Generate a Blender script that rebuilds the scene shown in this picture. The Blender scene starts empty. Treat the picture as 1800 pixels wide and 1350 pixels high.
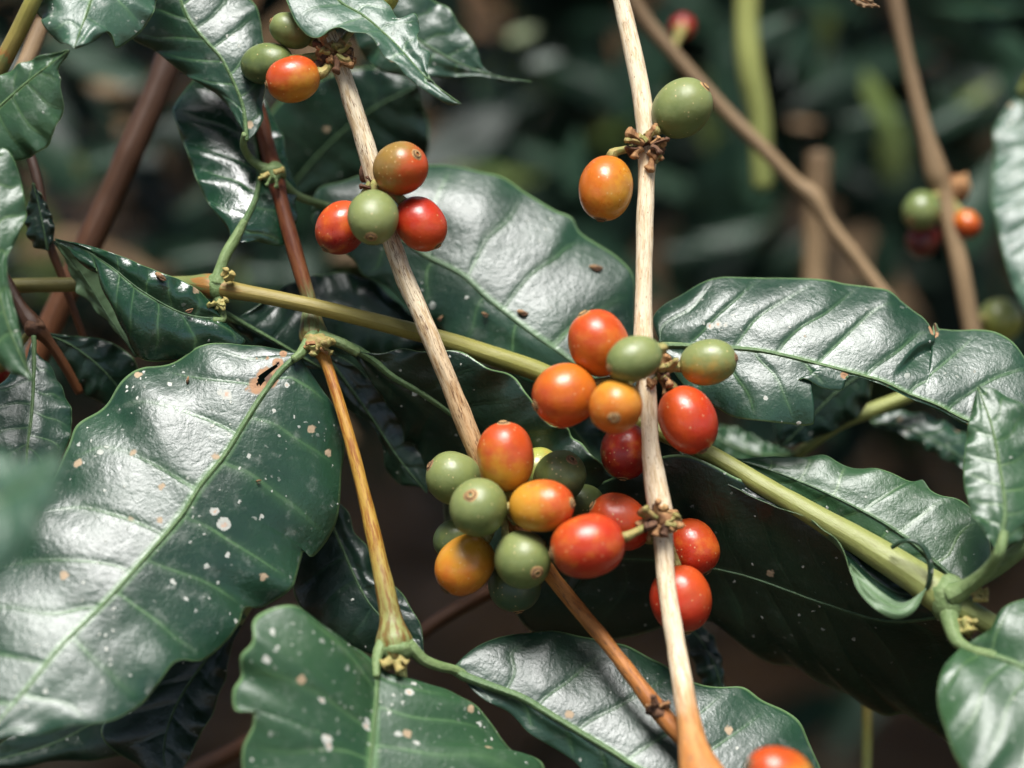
import bpy, math, random
import numpy as np
from mathutils import Vector, Matrix

# ------------------------------------------------------------------ camera, world, sun, exposure
scene = bpy.context.scene
COL = scene.collection
PITCH = math.radians(18)
DIST = 0.60            # camera to the plane of sharp focus, metres
WIDTH = 0.27           # width of the view in that plane
CENTRE = np.array([0.0, 0.0, 0.78])
FWD = np.array([0, math.cos(PITCH), -math.sin(PITCH)])
UPV = np.array([0, math.sin(PITCH), math.cos(PITCH)])
RGT = np.array([1.0, 0, 0])
CAM = CENTRE - FWD * DIST
MM = WIDTH / 1800      # one unit of the drawing grid in the focus plane

cd = bpy.data.cameras.new('camera'); cam = bpy.data.objects.new('camera', cd); COL.objects.link(cam)
cam.location = CAM; cam.rotation_euler = (math.pi / 2 - PITCH, 0, 0)
cd.sensor_width = 36; cd.lens = 36 * DIST / WIDTH
cd.clip_start = 0.01; cd.clip_end = 2000
cd.dof.use_dof = True; cd.dof.focus_distance = DIST - 0.004; cd.dof.aperture_fstop = 4.2
cd.dof.aperture_blades = 0
scene.camera = cam

world = bpy.data.worlds.new('World'); scene.world = world; world.use_nodes = True
wn = world.node_tree
sky = wn.nodes.new('ShaderNodeTexSky'); sky.sky_type = 'NISHITA'; sky.sun_disc = False
SUN_EL, SUN_AZ = math.radians(78), math.radians(188)     # azimuth clockwise from +Y
sky.sun_elevation = SUN_EL; sky.sun_rotation = SUN_AZ
sky.air_density = 1.0; sky.dust_density = 3.0; sky.ozone_density = 1.0
wn.links.new(sky.outputs[0], wn.nodes['Background'].inputs[0])
wn.nodes['Background'].inputs[1].default_value = 0.055
ld = bpy.data.lights.new('sun', 'SUN'); sun = bpy.data.objects.new('sun', ld); COL.objects.link(sun)
ld.energy = 1.5; ld.angle = math.radians(26); ld.color = (1.0, 0.99, 0.97)
sd = Vector((math.sin(SUN_AZ) * math.cos(SUN_EL), math.cos(SUN_AZ) * math.cos(SUN_EL), math.sin(SUN_EL)))
sun.rotation_euler = sd.to_track_quat('Z', 'Y').to_euler(); sun.location = (0, -2, 6)
vs = scene.view_settings
vs.view_transform = 'Standard'; vs.look = 'None'; vs.gamma = 1; vs.exposure = 2.3
scene.render.engine = 'CYCLES'
scene.cycles.use_denoising = True
scene.cycles.max_bounces = 6; scene.cycles.diffuse_bounces = 3; scene.cycles.glossy_bounces = 2; scene.cycles.transmission_bounces = 3

# ------------------------------------------------------------------ helpers
def P(x, y, d=0.0):
    """drawing grid (x right, y down, 1800 x 1350 in the focus plane), d millimetres behind that plane -> world point"""
    z = DIST + d / 1000.0
    s = z / DIST
    return CAM + FWD * z + RGT * ((x - 900) * MM * s) + UPV * (-(y - 675) * MM * s)

def PA(a):
    a = np.asarray(a, float)
    z = DIST + a[:, 2] / 1000.0
    s = (z / DIST * MM)[:, None]
    return CAM + z[:, None] * FWD + (a[:, 0:1] - 900) * s * RGT - (a[:, 1:2] - 675) * s * UPV

def tag(o, label=None, cat=None, group=None, kind=None):
    for k, v in (('label', label), ('category', cat), ('group', group), ('kind', kind)):
        if v: o[k] = v
    return o

def thing(name, loc, label, cat, group=None):
    o = bpy.data.objects.new(name, None); COL.objects.link(o)
    o.empty_display_size = 0.01
    o.location = loc
    return tag(o, label, cat, group)

def origin(o):
    v = Vector(o.location)
    while o.parent: o = o.parent; v = v + Vector(o.location)
    return np.array(v)

def mesh_obj(name, verts, faces, mats, parent=None, fmat=None, uvs=None, smooth=True, loc=None):
    """verts are world coordinates; stored relative to the parent (or to loc)"""
    verts = np.asarray(verts, float)
    base = origin(parent) if parent is not None else (np.array(loc) if loc is not None else np.zeros(3))
    own = np.zeros(3)
    me = bpy.data.meshes.new(name)
    me.from_pydata((verts - base - own).tolist(), [], faces)
    for m in (mats if isinstance(mats, (list, tuple)) else [mats]): me.materials.append(m)
    if fmat is not None: me.polygons.foreach_set('material_index', np.asarray(fmat, np.int32))
    if smooth: me.polygons.foreach_set('use_smooth', np.ones(len(me.polygons), bool))
    if uvs:
        li = np.empty(len(me.loops), np.int32); me.loops.foreach_get('vertex_index', li)
        for n, a in uvs.items():
            l = me.uv_layers.new(name=n)
            l.data.foreach_set('uv', np.ascontiguousarray(np.asarray(a, np.float32)[li]).ravel())
    me.update()
    o = bpy.data.objects.new(name, me); COL.objects.link(o)
    if parent is not None: o.parent = parent
    elif loc is not None: o.location = loc
    return o

def crom(pts, n, params=None):
    """smooth curve through pts sampled at n places evenly along its length (or at the anchors given)"""
    p = np.asarray(pts, float)
    q = np.vstack([2 * p[0] - p[1], p, 2 * p[-1] - p[-2]])
    out = []
    for i in range(1, len(q) - 2):
        p0, p1, p2, p3 = q[i - 1:i + 3]
        t0 = 0.0
        def dt(a, b): return max(np.linalg.norm((b - a)[:3]) ** 0.5, 1e-6)
        t1 = t0 + dt(p0, p1); t2 = t1 + dt(p1, p2); t3 = t2 + dt(p2, p3)
        t = np.linspace(t1, t2, 16, endpoint=False)[:, None]
        a1 = (t1 - t) / (t1 - t0) * p0 + (t - t0) / (t1 - t0) * p1
        a2 = (t2 - t) / (t2 - t1) * p1 + (t - t1) / (t2 - t1) * p2
        a3 = (t3 - t) / (t3 - t2) * p2 + (t - t2) / (t3 - t2) * p3
        b1 = (t2 - t) / (t2 - t0) * a1 + (t - t0) / (t2 - t0) * a2
        b2 = (t3 - t) / (t3 - t1) * a2 + (t - t1) / (t3 - t1) * a3
        out.append((t2 - t) / (t2 - t1) * b1 + (t - t1) / (t2 - t1) * b2)
    out.append(p[-1][None])
    c = np.vstack(out)
    s = np.concatenate([[0], np.cumsum(np.linalg.norm(np.diff(c[:, :2], axis=0), axis=1))])
    if params:                      # params: {point index: u}; the arc is stretched between them
        ks = sorted(set([0, len(p) - 1]) | set(params))
        us = np.array([params.get(k, 0.0 if k == 0 else 1.0) for k in ks])
        sk = np.array([s[k * 16] for k in ks])
        u = np.interp(s, sk, us)
    else:
        u = s / s[-1]
    g = np.linspace(0, 1, n) if np.isscalar(n) else n
    return np.stack([np.interp(g, u, c[:, k]) for k in range(c.shape[1])], 1)

class Noise:
    """small smooth value noise on a lattice"""
    def __init__(self, seed): self.t = np.random.default_rng(seed).uniform(-1, 1, (64, 64))
    def __call__(self, x, y):
        x = np.asarray(x, float); y = np.asarray(y, float)
        xi = np.floor(x).astype(int); yi = np.floor(y).astype(int)
        fx = x - xi; fy = y - yi
        fx = fx * fx * (3 - 2 * fx); fy = fy * fy * (3 - 2 * fy)
        t = self.t
        g = lambda a, b: t[a % 64, b % 64]
        return (g(xi, yi) * (1 - fx) + g(xi + 1, yi) * fx) * (1 - fy) + (g(xi, yi + 1) * (1 - fx) + g(xi + 1, yi + 1) * fx) * fy

def sstep(a, b, x):
    t = np.clip((x - a) / (b - a), 0, 1); return t * t * (3 - 2 * t)

# ------------------------------------------------------------------ material helpers
class NT:
    def __init__(self, name):
        self.m = bpy.data.materials.new(name); self.m.use_nodes = True
        self.t = self.m.node_tree; self.b = self.t.nodes['Principled BSDF']; self.out = self.t.nodes['Material Output']
    def n(self, kind, **kw):
        x = self.t.nodes.new('ShaderNode' + kind)
        for k, v in kw.items():
            setattr(x, k, v)
        return x
    def set(self, sock, v):
        if isinstance(v, bpy.types.NodeSocket): self.t.links.new(v, sock)
        elif isinstance(v, (tuple, list)) and len(v) == 3 and sock.type == 'RGBA': sock.default_value = (*v, 1)
        else: sock.default_value = v
        return sock
    def math(self, op, a, b=None, c=None, clamp=False):
        x = self.n('Math', operation=op, use_clamp=clamp)
        for i, v in enumerate((a, b, c)):
            if v is not None: self.set(x.inputs[i], v)
        return x.outputs[0]
    def ss(self, v, a, b, lo=0.0, hi=1.0):
        x = self.n('MapRange', interpolation_type='SMOOTHSTEP')
        for i, w in enumerate((v, a, b, lo, hi)): self.set(x.inputs[i], w)
        return x.outputs[0]
    def mix(self, f, a, b):
        x = self.n('Mix', data_type='RGBA')
        self.set(x.inputs[0], f); self.set(x.inputs[6], a); self.set(x.inputs[7], b)
        return x.outputs[2]
    def noise(self, vec, scale, detail=3.0, rough=0.55, dist=0.0, out=0):
        x = self.n('TexNoise'); self.set(x.inputs['Vector'], vec)
        x.inputs['Scale'].default_value = scale; x.inputs['Detail'].default_value = detail
        x.inputs['Roughness'].default_value = rough; x.inputs['Distortion'].default_value = dist
        return x.outputs[out]
    def voro(self, vec, scale, feature='F1', rand=1.0):
        x = self.n('TexVoronoi', feature=feature); self.set(x.inputs['Vector'], vec)
        x.inputs['Scale'].default_value = scale; x.inputs['Randomness'].default_value = rand
        return x
    def coord(self, which='Object'): return self.n('TexCoord').outputs[which]
    def uv(self, name):
        x = self.n('UVMap'); x.uv_map = name
        s = self.n('SeparateXYZ'); self.t.links.new(x.outputs[0], s.inputs[0])
        return s.outputs[0], s.outputs[1]
    def vec(self, x, y, z=0.0):
        c = self.n('CombineXYZ')
        for i, v in enumerate((x, y, z)): self.set(c.inputs[i], v)
        return c.outputs[0]
    def bump(self, h, strength, dist, prev=None):
        x = self.n('Bump'); x.inputs['Strength'].default_value = strength; x.inputs['Distance'].default_value = dist
        self.set(x.inputs['Height'], h)
        if prev is not None: self.set(x.inputs['Normal'], prev)
        return x.outputs[0]
    def fin(self, color, rough, normal=None, spec=0.5, **kw):
        self.set(self.b.inputs['Base Color'], color); self.set(self.b.inputs['Roughness'], rough)
        self.b.inputs['Specular IOR Level'].default_value = spec
        if normal is not None: self.set(self.b.inputs['Normal'], normal)
        for k, v in kw.items(): self.set(self.b.inputs[k], v)
        return self.m

def leaf_material(name, dark=(0.0055, 0.027, 0.0135), light=(0.0125, 0.046, 0.022), vein=(0.10, 0.20, 0.075),
                  spots=0.8, tan=0.4, dust=0.15, rough=0.38, trans=0.10, rimc=(0.16, 0.27, 0.11), spec=0.7, seed=0.0):
    k = NT(name)
    oc = k.coord()
    mp = k.n('Mapping'); k.set(mp.inputs[0], oc); mp.inputs[1].default_value = (seed, seed * .7, seed * 1.3); oc = mp.outputs[0]
    t, s = k.uv('vein')
    u, _ = k.uv('UVMap')
    fr = k.math('FRACT', t)
    dv = k.math('SUBTRACT', 0.5, k.math('ABSOLUTE', k.math('SUBTRACT', fr, 0.5)))
    wig = k.noise(oc, 300, 2)
    dv = k.math('ADD', dv, k.math('MULTIPLY', k.math('SUBTRACT', wig, 0.5), 0.02))
    veinm = k.math('MULTIPLY', k.ss(dv, 0.012, 0.04, 1, 0), k.ss(s, 0.75, 0.98, 1, 0))
    veinw = k.math('MULTIPLY', k.ss(dv, 0.0, 0.16, 1, 0), k.ss(s, 0.6, 0.95, 1, 0))
    midm = k.ss(s, 0.015, 0.06, 1, 0)
    rim = k.ss(s, 0.972, 0.995)
    big = k.noise(oc, 38, 3, 0.6)
    fine = k.noise(oc, 900, 4, 0.65)
    col = k.mix(k.ss(big, 0.3, 0.7), dark, light)
    col = k.mix(k.math('MULTIPLY', k.ss(fine, 0.4, 0.75), 0.3), col, light)
    col = k.mix(k.math('MULTIPLY', veinw, 0.12), col, vein)
    col = k.mix(k.math('MULTIPLY', k.math('MULTIPLY', veinm, k.ss(k.noise(oc, 70, 2, 0.5), 0.35, 0.65, 0.15, 0.6)), k.ss(s, 0.1, 0.9, 1.0, 0.35)), col, vein)
    col = k.mix(k.math('MULTIPLY', midm, 0.7), col, vein)
    col = k.mix(k.math('MULTIPLY', rim, 0.75), col, rimc)
    # dry dust lying on the blade
    dn = k.noise(oc, 210, 4, 0.7)
    dm = k.math('MULTIPLY', k.ss(dn, 0.52, 0.78), dust)
    col = k.mix(dm, col, (0.34, 0.36, 0.32))
    # pale specks (lichen, dust grains) in three sizes and tan leaf spots
    warp = k.n('VectorMath', operation='ADD'); k.set(warp.inputs[0], oc)
    wn_ = k.n('VectorMath', operation='SCALE'); k.set(wn_.inputs[0], k.noise(oc, 700, 2, 0.5, 0, 1)); wn_.inputs['Scale'].default_value = 0.0016
    k.set(warp.inputs[1], wn_.outputs[0]); wv = warp.outputs[0]
    allm = None
    for sc, r, keep in ((620, 0.27, 0.08 * spots), (260, 0.19, 0.07 * spots), (125, 0.14, 0.06 * spots)):
        v = k.voro(wv, sc)
        sp = k.n('SeparateXYZ'); k.set(sp.inputs[0], v.outputs['Color'])
        m = k.math('MULTIPLY', k.ss(v.outputs['Distance'], r * 0.7, r, 1, 0), k.math('LESS_THAN', sp.outputs[0], keep))
        allm = m if allm is None else k.math('MAXIMUM', allm, m)
    allm = k.math('MULTIPLY', allm, k.ss(k.noise(oc, 48, 3, 0.65), 0.45, 0.62, 0.15, 1.0))
    col = k.mix(k.math('MULTIPLY', allm, 0.85), col, (0.52, 0.53, 0.47))
    v = k.voro(wv, 170); sp = k.n('SeparateXYZ'); k.set(sp.inputs[0], v.outputs['Color'])
    tm = k.math('MULTIPLY', k.ss(v.outputs['Distance'], 0.15, 0.24, 1, 0), k.math('LESS_THAN', sp.outputs[1], 0.06 * tan))
    col = k.mix(k.math('MULTIPLY', tm, 0.9), col, (0.36, 0.26, 0.16))
    # burnt patches, from the vertex layer
    bu, pa = k.uv('burn')
    pn = k.math('ADD', pa, k.math('MULTIPLY', k.math('SUBTRACT', k.noise(oc, 650, 3, 0.6), 0.5), 0.9))
    pm = k.ss(pn, 0.42, 0.55)
    col = k.mix(k.math('MULTIPLY', pm, 0.9), col, k.mix(k.ss(pn, 0.8, 1.05), (0.42, 0.43, 0.38), (0.48, 0.32, 0.23)))
    bn = k.math('ADD', bu, k.math('MULTIPLY', k.math('SUBTRACT', fine, 0.5), 0.5))
    bm = k.ss(bn, 0.35, 0.6)
    col = k.mix(bm, col, k.mix(k.ss(bn, 0.75, 0.95), (0.30, 0.16, 0.075), (0.10, 0.05, 0.025)))
    # relief: net of fine veins, leathery grain, side veins, crust of specks
    cell = k.voro(wv, 360, 'DISTANCE_TO_EDGE').outputs['Distance']
    nb = k.bump(k.ss(cell, 0.0, 0.22), 0.10, 0.0002)
    nb = k.bump(k.noise(oc, 1500, 3, 0.65), 0.22, 0.0003, nb)
    nb = k.bump(k.noise(oc, 260, 4, 0.65), 0.38, 0.0007, nb)
    nb = k.bump(veinm, 0.15, 0.0003, nb)
    nb = k.bump(allm, 0.6, 0.0003, nb)
    r = k.math('ADD', rough, k.math('MULTIPLY', k.math('SUBTRACT', dn, 0.5), 0.25))
    r = k.math('ADD', r, k.math('MULTIPLY', k.math('MAXIMUM', k.math('MAXIMUM', allm, tm), k.math('MAXIMUM', bm, pm)), 0.4), clamp=True)
    k.fin(col, r, nb, spec)
    tr = k.n('BsdfTranslucent'); k.set(tr.inputs[0], k.mix(0.4, col, (0.10, 0.22, 0.04)))
    ms = k.n('MixShader'); ms.inputs[0].default_value = trans
    k.t.links.new(k.b.outputs[0], ms.inputs[1]); k.t.links.new(tr.outputs[0], ms.inputs[2])
    k.t.links.new(ms.outputs[0], k.out.inputs[0])
    return k.m

def plain_leaf_material(name, a, b, rough=0.4, trans=0.2, spec=0.45, scale=30):
    k = NT(name); oc = k.coord()
    n = k.noise(oc, scale, 3, 0.6)
    col = k.mix(k.ss(n, 0.3, 0.7), a, b)
    f = k.noise(oc, 500, 3, 0.6)
    k.fin(col, rough, k.bump(f, 0.3, 0.0005), spec)
    tr = k.n('BsdfTranslucent'); k.set(tr.inputs[0], col)
    ms = k.n('MixShader'); ms.inputs[0].default_value = trans
    k.t.links.new(k.b.outputs[0], ms.inputs[1]); k.t.links.new(tr.outputs[0], ms.inputs[2])
    k.t.links.new(ms.outputs[0], k.out.inputs[0])
    return k.m

def stem_material(name, stops, crack=0.5, crackc=(0.10, 0.05, 0.025), rough=0.55, blotch=None, spec=0.35, pits=0.0):
    """stops: [(position along the stem, colour)]"""
    k = NT(name)
    ln, an = k.uv('UVMap')            # metres along, turn 0..1
    un, _ = k.uv('along')
    a2 = k.math('MULTIPLY', an, 2 * math.pi)
    ring = k.vec(k.math('MULTIPLY', k.math('COSINE', a2), 1.0), k.math('SINE', a2), k.math('MULTIPLY', ln, 60.0))
    ring_long = k.vec(k.math('COSINE', a2), k.math('SINE', a2), k.math('MULTIPLY', ln, 90.0))
    blo = k.noise(ring, 1.6, 4, 0.6)
    cr = k.n('ValToRGB')
    els = cr.color_ramp.elements
    while len(els) < len(stops): els.new(0.5)
    for e, (p, c) in zip(els, stops): e.position = p; e.color = (*c, 1)
    k.set(cr.inputs[0], k.math('ADD', un, k.math('MULTIPLY', k.math('SUBTRACT', blo, 0.5), 0.10)))
    col = cr.outputs[0]
    if blotch:
        mu = k.n('Mix', data_type='RGBA', blend_type='MULTIPLY'); k.set(mu.inputs[0], k.ss(k.noise(ring, 2.6, 4, 0.6), 0.46, 0.62)); k.set(mu.inputs[6], col); k.set(mu.inputs[7], blotch); col = mu.outputs[2]
    fine = k.noise(ring, 9, 5, 0.7)
    col = k.mix(k.ss(fine, 0.45, 0.85, 0, 0.45), col, crackc)
    lines = k.noise(ring_long, 4.2, 3, 0.5)
    strk = k.vec(k.math('MULTIPLY', k.math('COSINE', a2), 3.2), k.math('MULTIPLY', k.math('SINE', a2), 3.2), k.math('MULTIPLY', ln, 95.0))
    rg = k.math('ABSOLUTE', k.math('SUBTRACT', k.noise(strk, 1.15, 3, 0.55), 0.5))
    lm = k.math('MULTIPLY', k.ss(rg, 0.008, 0.035, 1, 0), k.ss(lines, 0.38, 0.55))
    col = k.mix(k.math('MULTIPLY', lm, crack), col, crackc)
    nb = k.bump(fine, 0.35, 0.0004)
    nb = k.bump(lm, -0.6 * min(1, crack + .1), 0.0005, nb)
    if pits:
        v = k.voro(k.vec(k.math('MULTIPLY', k.math('COSINE', a2), 1.0), k.math('SINE', a2), k.math('MULTIPLY', ln, 280.0)), 2.2)
        sp = k.n('SeparateXYZ'); k.set(sp.inputs[0], v.outputs['Color'])
        pm = k.math('MULTIPLY', k.ss(v.outputs['Distance'], 0.10, 0.2, 1, 0), k.math('LESS_THAN', sp.outputs[0], pits))
        col = k.mix(k.math('MULTIPLY', pm, 0.8), col, crackc)
    return k.fin(col, rough, nb, spec)

def cherry_material(name, c1, c2, direction, bias=0.0, width=0.7, c3=None, rough=0.33, radius=0.0075, mott=0.0, mottc=(0.3, 0.03, 0.015)):
    """c1 -> c2 along a world direction (the side that ripened first), broken up by noise"""
    k = NT(name); oc = k.coord()
    d = k.n('VectorMath', operation='DOT_PRODUCT'); k.set(d.inputs[0], oc)
    v = Vector(direction).normalized(); d.inputs[1].default_value = tuple(v / radius)
    n1 = k.noise(oc, 130, 4, 0.6); n2 = k.noise(oc, 600, 4, 0.7)
    f = k.math('ADD', d.outputs['Value'], bias)
    f = k.math('ADD', f, k.math('MULTIPLY', k.math('SUBTRACT', n1, 0.5), 2.2))
    f = k.math('ADD', f, k.math('MULTIPLY', k.math('SUBTRACT', n2, 0.5), 0.7))
    col = k.mix(k.ss(f, -width, width), c1, c2)
    if mott: col = k.mix(k.math('MULTIPLY', k.ss(k.noise(oc, 210, 5, 0.7), 0.47, 0.68), mott), col, mottc)
    if c3: col = k.mix(k.math('MULTIPLY', k.ss(k.noise(oc, 75, 3, 0.6), 0.5, 0.72), 0.8), col, c3)
    fr = k.voro(oc, 900); sp = k.n('SeparateXYZ'); k.set(sp.inputs[0], fr.outputs['Color'])
    fm = k.math('MULTIPLY', k.ss(fr.outputs['Distance'], 0.10, 0.26, 1, 0), k.math('LESS_THAN', sp.outputs[0], 0.16))
    col = k.mix(k.math('MULTIPLY', fm, 0.6), col, (0.62, 0.46, 0.22))
    fr = k.voro(oc, 420); sp = k.n('SeparateXYZ'); k.set(sp.inputs[0], fr.outputs['Color'])
    dm = k.math('MULTIPLY', k.ss(fr.outputs['Distance'], 0.10, 0.17, 1, 0), k.math('LESS_THAN', sp.outputs[1], 0.05))
    col = k.mix(k.math('MULTIPLY', dm, 0.7), col, (0.10, 0.05, 0.02))
    rn = k.noise(oc, 260, 4, 0.65)
    nb = k.bump(k.noise(oc, 1400, 3, 0.6), 0.10, 0.0002)
    nb = k.bump(k.noise(oc, 190, 3, 0.6), 0.30, 0.0008, nb)
    nb = k.bump(fm, 0.25, 0.00015, nb)
    r = k.math('ADD', rough, k.math('MULTIPLY', k.math('SUBTRACT', rn, 0.45), 0.35), clamp=True)
    m = k.fin(col, r, nb, 0.5)
    k.b.inputs['Subsurface Weight'].default_value = 0.085
    k.b.inputs['Subsurface Radius'].default_value = (1.0, 0.45, 0.2)
    k.b.inputs['Subsurface Scale'].default_value = 0.0012
    return m

def crumb_material(name, a, b, rough=0.75):
    k = NT(name); oc = k.coord()
    n = k.noise(oc, 420, 5, 0.7)
    return k.fin(k.mix(k.ss(n, 0.35, 0.68), a, b), rough, k.bump(n, 0.8, 0.0008), 0.25)

# ------------------------------------------------------------------ shape builders
def tube(name, pts, mat, parent, seg=14, step=6.0, wob=0.03, seed=1, caps=True, world_pts=None, flat=1.0):
    """pts: (x, y, d, radius in grid units)"""
    if world_pts is None:
        p = np.asarray(pts, float)
        L = np.sum(np.linalg.norm(np.diff(p[:, :2], axis=0), axis=1))
        n = max(6, int(L / step))
        c = crom(p, n)
        C = PA(c[:, :3]); R = c[:, 3] * MM * (DIST + c[:, 2] / 1000) / DIST
    else:
        C, R = world_pts; n = len(C)
    T = np.gradient(C, axis=0); T /= np.linalg.norm(T, axis=1)[:, None]
    ref = -FWD if abs(np.dot(T[0], FWD)) < 0.9 else UPV
    rings = []; ln = np.concatenate([[0], np.cumsum(np.linalg.norm(np.diff(C, axis=0), axis=1))])
    ns = Noise(seed)
    uv = []; uv2 = []
    A = np.linspace(0, 2 * math.pi, seg + 1)
    for i in range(n):
        a = ref - np.dot(ref, T[i]) * T[i]; a /= np.linalg.norm(a); b = np.cross(T[i], a); ref = a
        w = 1 + wob * ns(np.cos(A) * 1.5 + ln[i] * 160 + 9, np.sin(A) * 1.5 + 7 + ln[i] * 90) + wob * 0.8 * ns(ln[i] * 230, 3.3)
        r = R[i] * w
        rings.append(C[i] + (np.cos(A) * r * flat)[:, None] * a + (np.sin(A) * r)[:, None] * b)
        uv.append(np.stack([np.full(seg + 1, ln[i]), A / (2 * math.pi)], 1))
        uv2.append(np.stack([np.full(seg + 1, ln[i] / ln[-1]), A], 1))
    V = np.vstack(rings); m = seg + 1
    F = []
    for i in range(n - 1):
        for j in range(seg):
            F.append((i * m + j, i * m + j + 1, (i + 1) * m + j + 1, (i + 1) * m + j))
    uv = np.vstack(uv); uv2 = np.vstack(uv2)
    if caps:
        for i, sgn in ((0, -1), (n - 1, 1)):
            V = np.vstack([V, C[i] + T[i] * sgn * R[i] * 0.35]); uv = np.vstack([uv, uv[i * m]]); uv2 = np.vstack([uv2, uv2[i * m]])
            q = len(V) - 1
            for j in range(seg):
                F.append((i * m + j + 1, i * m + j, q) if sgn < 0 else (i * m + j, i * m + j + 1, q))
    return mesh_obj(name, V, F, mat, parent, uvs={'UVMap': uv, 'along': uv2})

def in_poly(x, y, poly):
    inside = np.zeros(x.shape, bool)
    for (x0, y0), (x1, y1) in zip(poly, poly[1:] + poly[:1]):
        c = ((y0 > y) != (y1 > y)) & (x < (x1 - x0) * (y - y0) / (y1 - y0 + 1e-9) + x0)
        inside ^= c
    return inside

def leaf(parent, mid, left, right, mats, kl=0.3, kr=0.3, veins=9, slant=0.10, camber=0.05, quilt=0.7, ripple=0.9, ripn=6,
         rib=(6.5, 2.2), ribmat=None, seed=1, res=(104, 20), la=None, ra=None, roll=0.03, holes=(), burns=(), under=False,
         curl=0.0, big=0.8, pales=(), step=None, label=None, name='leaf'):
    """mid (x,y,d), left/right margins (x,y[,d]) from base to tip; kl/kr: how fast each half falls away from the viewer"""
    nu, nv = res
    M = crom(mid, nu)
    ns = Noise(seed)
    rng = random.Random(seed)
    Vt, Vb, UV, UV2, BR, faces, fm = [], [], [], [], [], [], []
    u = np.linspace(0, 1, nu)
    off = 0
    grids = []
    for side, (E, kk, anc) in enumerate(((left, kl, la), (right, kr, ra))):
        e = np.array([(p[0], p[1], p[2] if len(p) > 2 else np.nan) for p in E], float)
        c = crom(e[:, :2], nu, anc)
        dist = np.linalg.norm(c - M[:, :2], axis=1)
        if callable(kk): slope = kk(u)
        elif np.isscalar(kk): slope = np.full(nu, kk)
        else: slope = np.interp(u, np.linspace(0, 1, len(kk)), kk)
        dE = M[:, 2] + slope * dist * 0.15
        s = np.linspace(0, 1, nv) ** 0.9
        G = M[:, None, :] * (1 - s)[None, :, None] + np.concatenate([c, dE[:, None]], 1)[:, None, :] * s[None, :, None]
        W = PA(G.reshape(-1, 3)).reshape(nu, nv, 3)
        du = np.gradient(W, axis=0); dv = np.gradient(W, axis=1)
        N = np.cross(du, dv); N /= (np.linalg.norm(N, axis=2)[..., None] + 1e-12)
        if side == 0: N = -N
        mean = N[nu // 5: -nu // 5].mean((0, 1)); sgn = 1.0 if np.dot(mean, -FWD) > 0 else -1.0
        N = N * sgn
        # keep the normal field tame where the margin runs in jags
        Ns = N.copy()
        for _ in range(4):
            Ns[1:-1] = (Ns[:-2] + Ns[1:-1] * 2 + Ns[2:]) / 4
        N = Ns / (np.linalg.norm(Ns, axis=2)[..., None] + 1e-12)
        S = np.broadcast_to(s, (nu, nv)); U = np.broadcast_to(u[:, None], (nu, nv))
        w = (dist * MM)[:, None]; wm = max(dist.max() * MM, 1e-5); wn = w / wm
        jit = ns(U * veins * 0.9 + side * 17, S * 1.4 + side * 5) * 0.26 + ns(U * veins * 0.35 + 3, S * 3 + side * 5) * 0.12
        sl = slant[side] if isinstance(slant, (tuple, list)) else slant
        t = veins * (U - sl * S ** 1.25 * (1 - 0.4 * U) * (0.3 + 0.7 * sstep(0, .12, U))) + 0.5 * side + jit + 20
        fr = t - np.floor(t); dvn = np.minimum(fr, 1 - fr)
        env = sstep(0.0, 0.18, S) * (1 - 0.75 * sstep(0.72, 1.0, S))
        q = (0.42 * (np.sin(np.pi * fr) ** 0.6 - 0.7) + 0.75 * np.sin(np.pi * fr) ** 0.45 * (0.5 - fr) * (1 if side else -1) * (1 if quilt < 1.6 else -1)) * (0.75 + 0.5 * ns(np.floor(t) * 3.1 + 2, S * 0 + side * 9))
        h = camber * w * np.sin(np.pi * np.clip(S, 0, 1)) ** 1.0
        h = h + quilt * 0.001 * env * q * np.sqrt(wn)
        h = h - 0.00022 * np.exp(-(dvn / 0.045) ** 2) * (1 - 0.7 * S) * (quilt > 0)
        h = h + ripple * 0.001 * S ** 2.5 * np.sin(2 * np.pi * (U * ripn + 0.25 * ns(U * 5, 3.0 + side) + rng.random())) * np.sqrt(wn)
        h = h + ripple * 0.0006 * S ** 3 * ns(U * ripn * 4, S + 11 + side)
        h = h + big * 0.001 * ns(U * 3.3 + seed, S * 1.8 + side * 7) * sstep(0.05, 0.4, S)
        h = h - roll * wm * S ** 7
        h = h + curl * w * S ** 2
        if step and step[0] == side:
            xx = U - sl * S ** 1.25 * (1 - 0.4 * U) - step[1]
            h = h - step[2] * 0.001 * sstep(-0.004, 0.012, xx) * np.exp(-np.clip(xx, 0, 1) / 0.07) * sstep(0.05, 0.5, S)
        if under: h = -h
        W2 = W + N * h[..., None]
        du = np.gradient(W2, axis=0); dv = np.gradient(W2, axis=1)
        N2 = np.cross(du, dv); N2 /= (np.linalg.norm(N2, axis=2)[..., None] + 1e-12)
        if side == 0: N2 = -N2
        N2 *= sgn
        th = 0.00032 * (1 - 0.6 * S)
        top = W2.reshape(-1, 3); bot = (W2 - N2 * th[..., None]).reshape(-1, 3)
        burn = np.zeros((nu, nv))
        gx, gy = G[..., 0], G[..., 1]
        for (bx, by, br_, amt) in burns:
            burn = np.maximum(burn, amt * np.clip(1.25 - np.hypot(gx - bx, gy - by) / br_, 0, 1))
        pale = np.zeros((nu, nv))
        for (bx, by, br_) in pales:
            pale = np.maximum(pale, np.clip(1.3 - np.hypot(gx - bx, gy - by) / (br_ * .9), 0, 1.1))
        dead = np.zeros((nu, nv), bool)
        for pl in holes: dead |= in_poly(gx, gy, list(pl))
        nvt = nu * nv
        idx = np.arange(nvt).reshape(nu, nv) + off
        idb = idx + nvt
        flip = (side == 0) ^ (sgn < 0)
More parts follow.
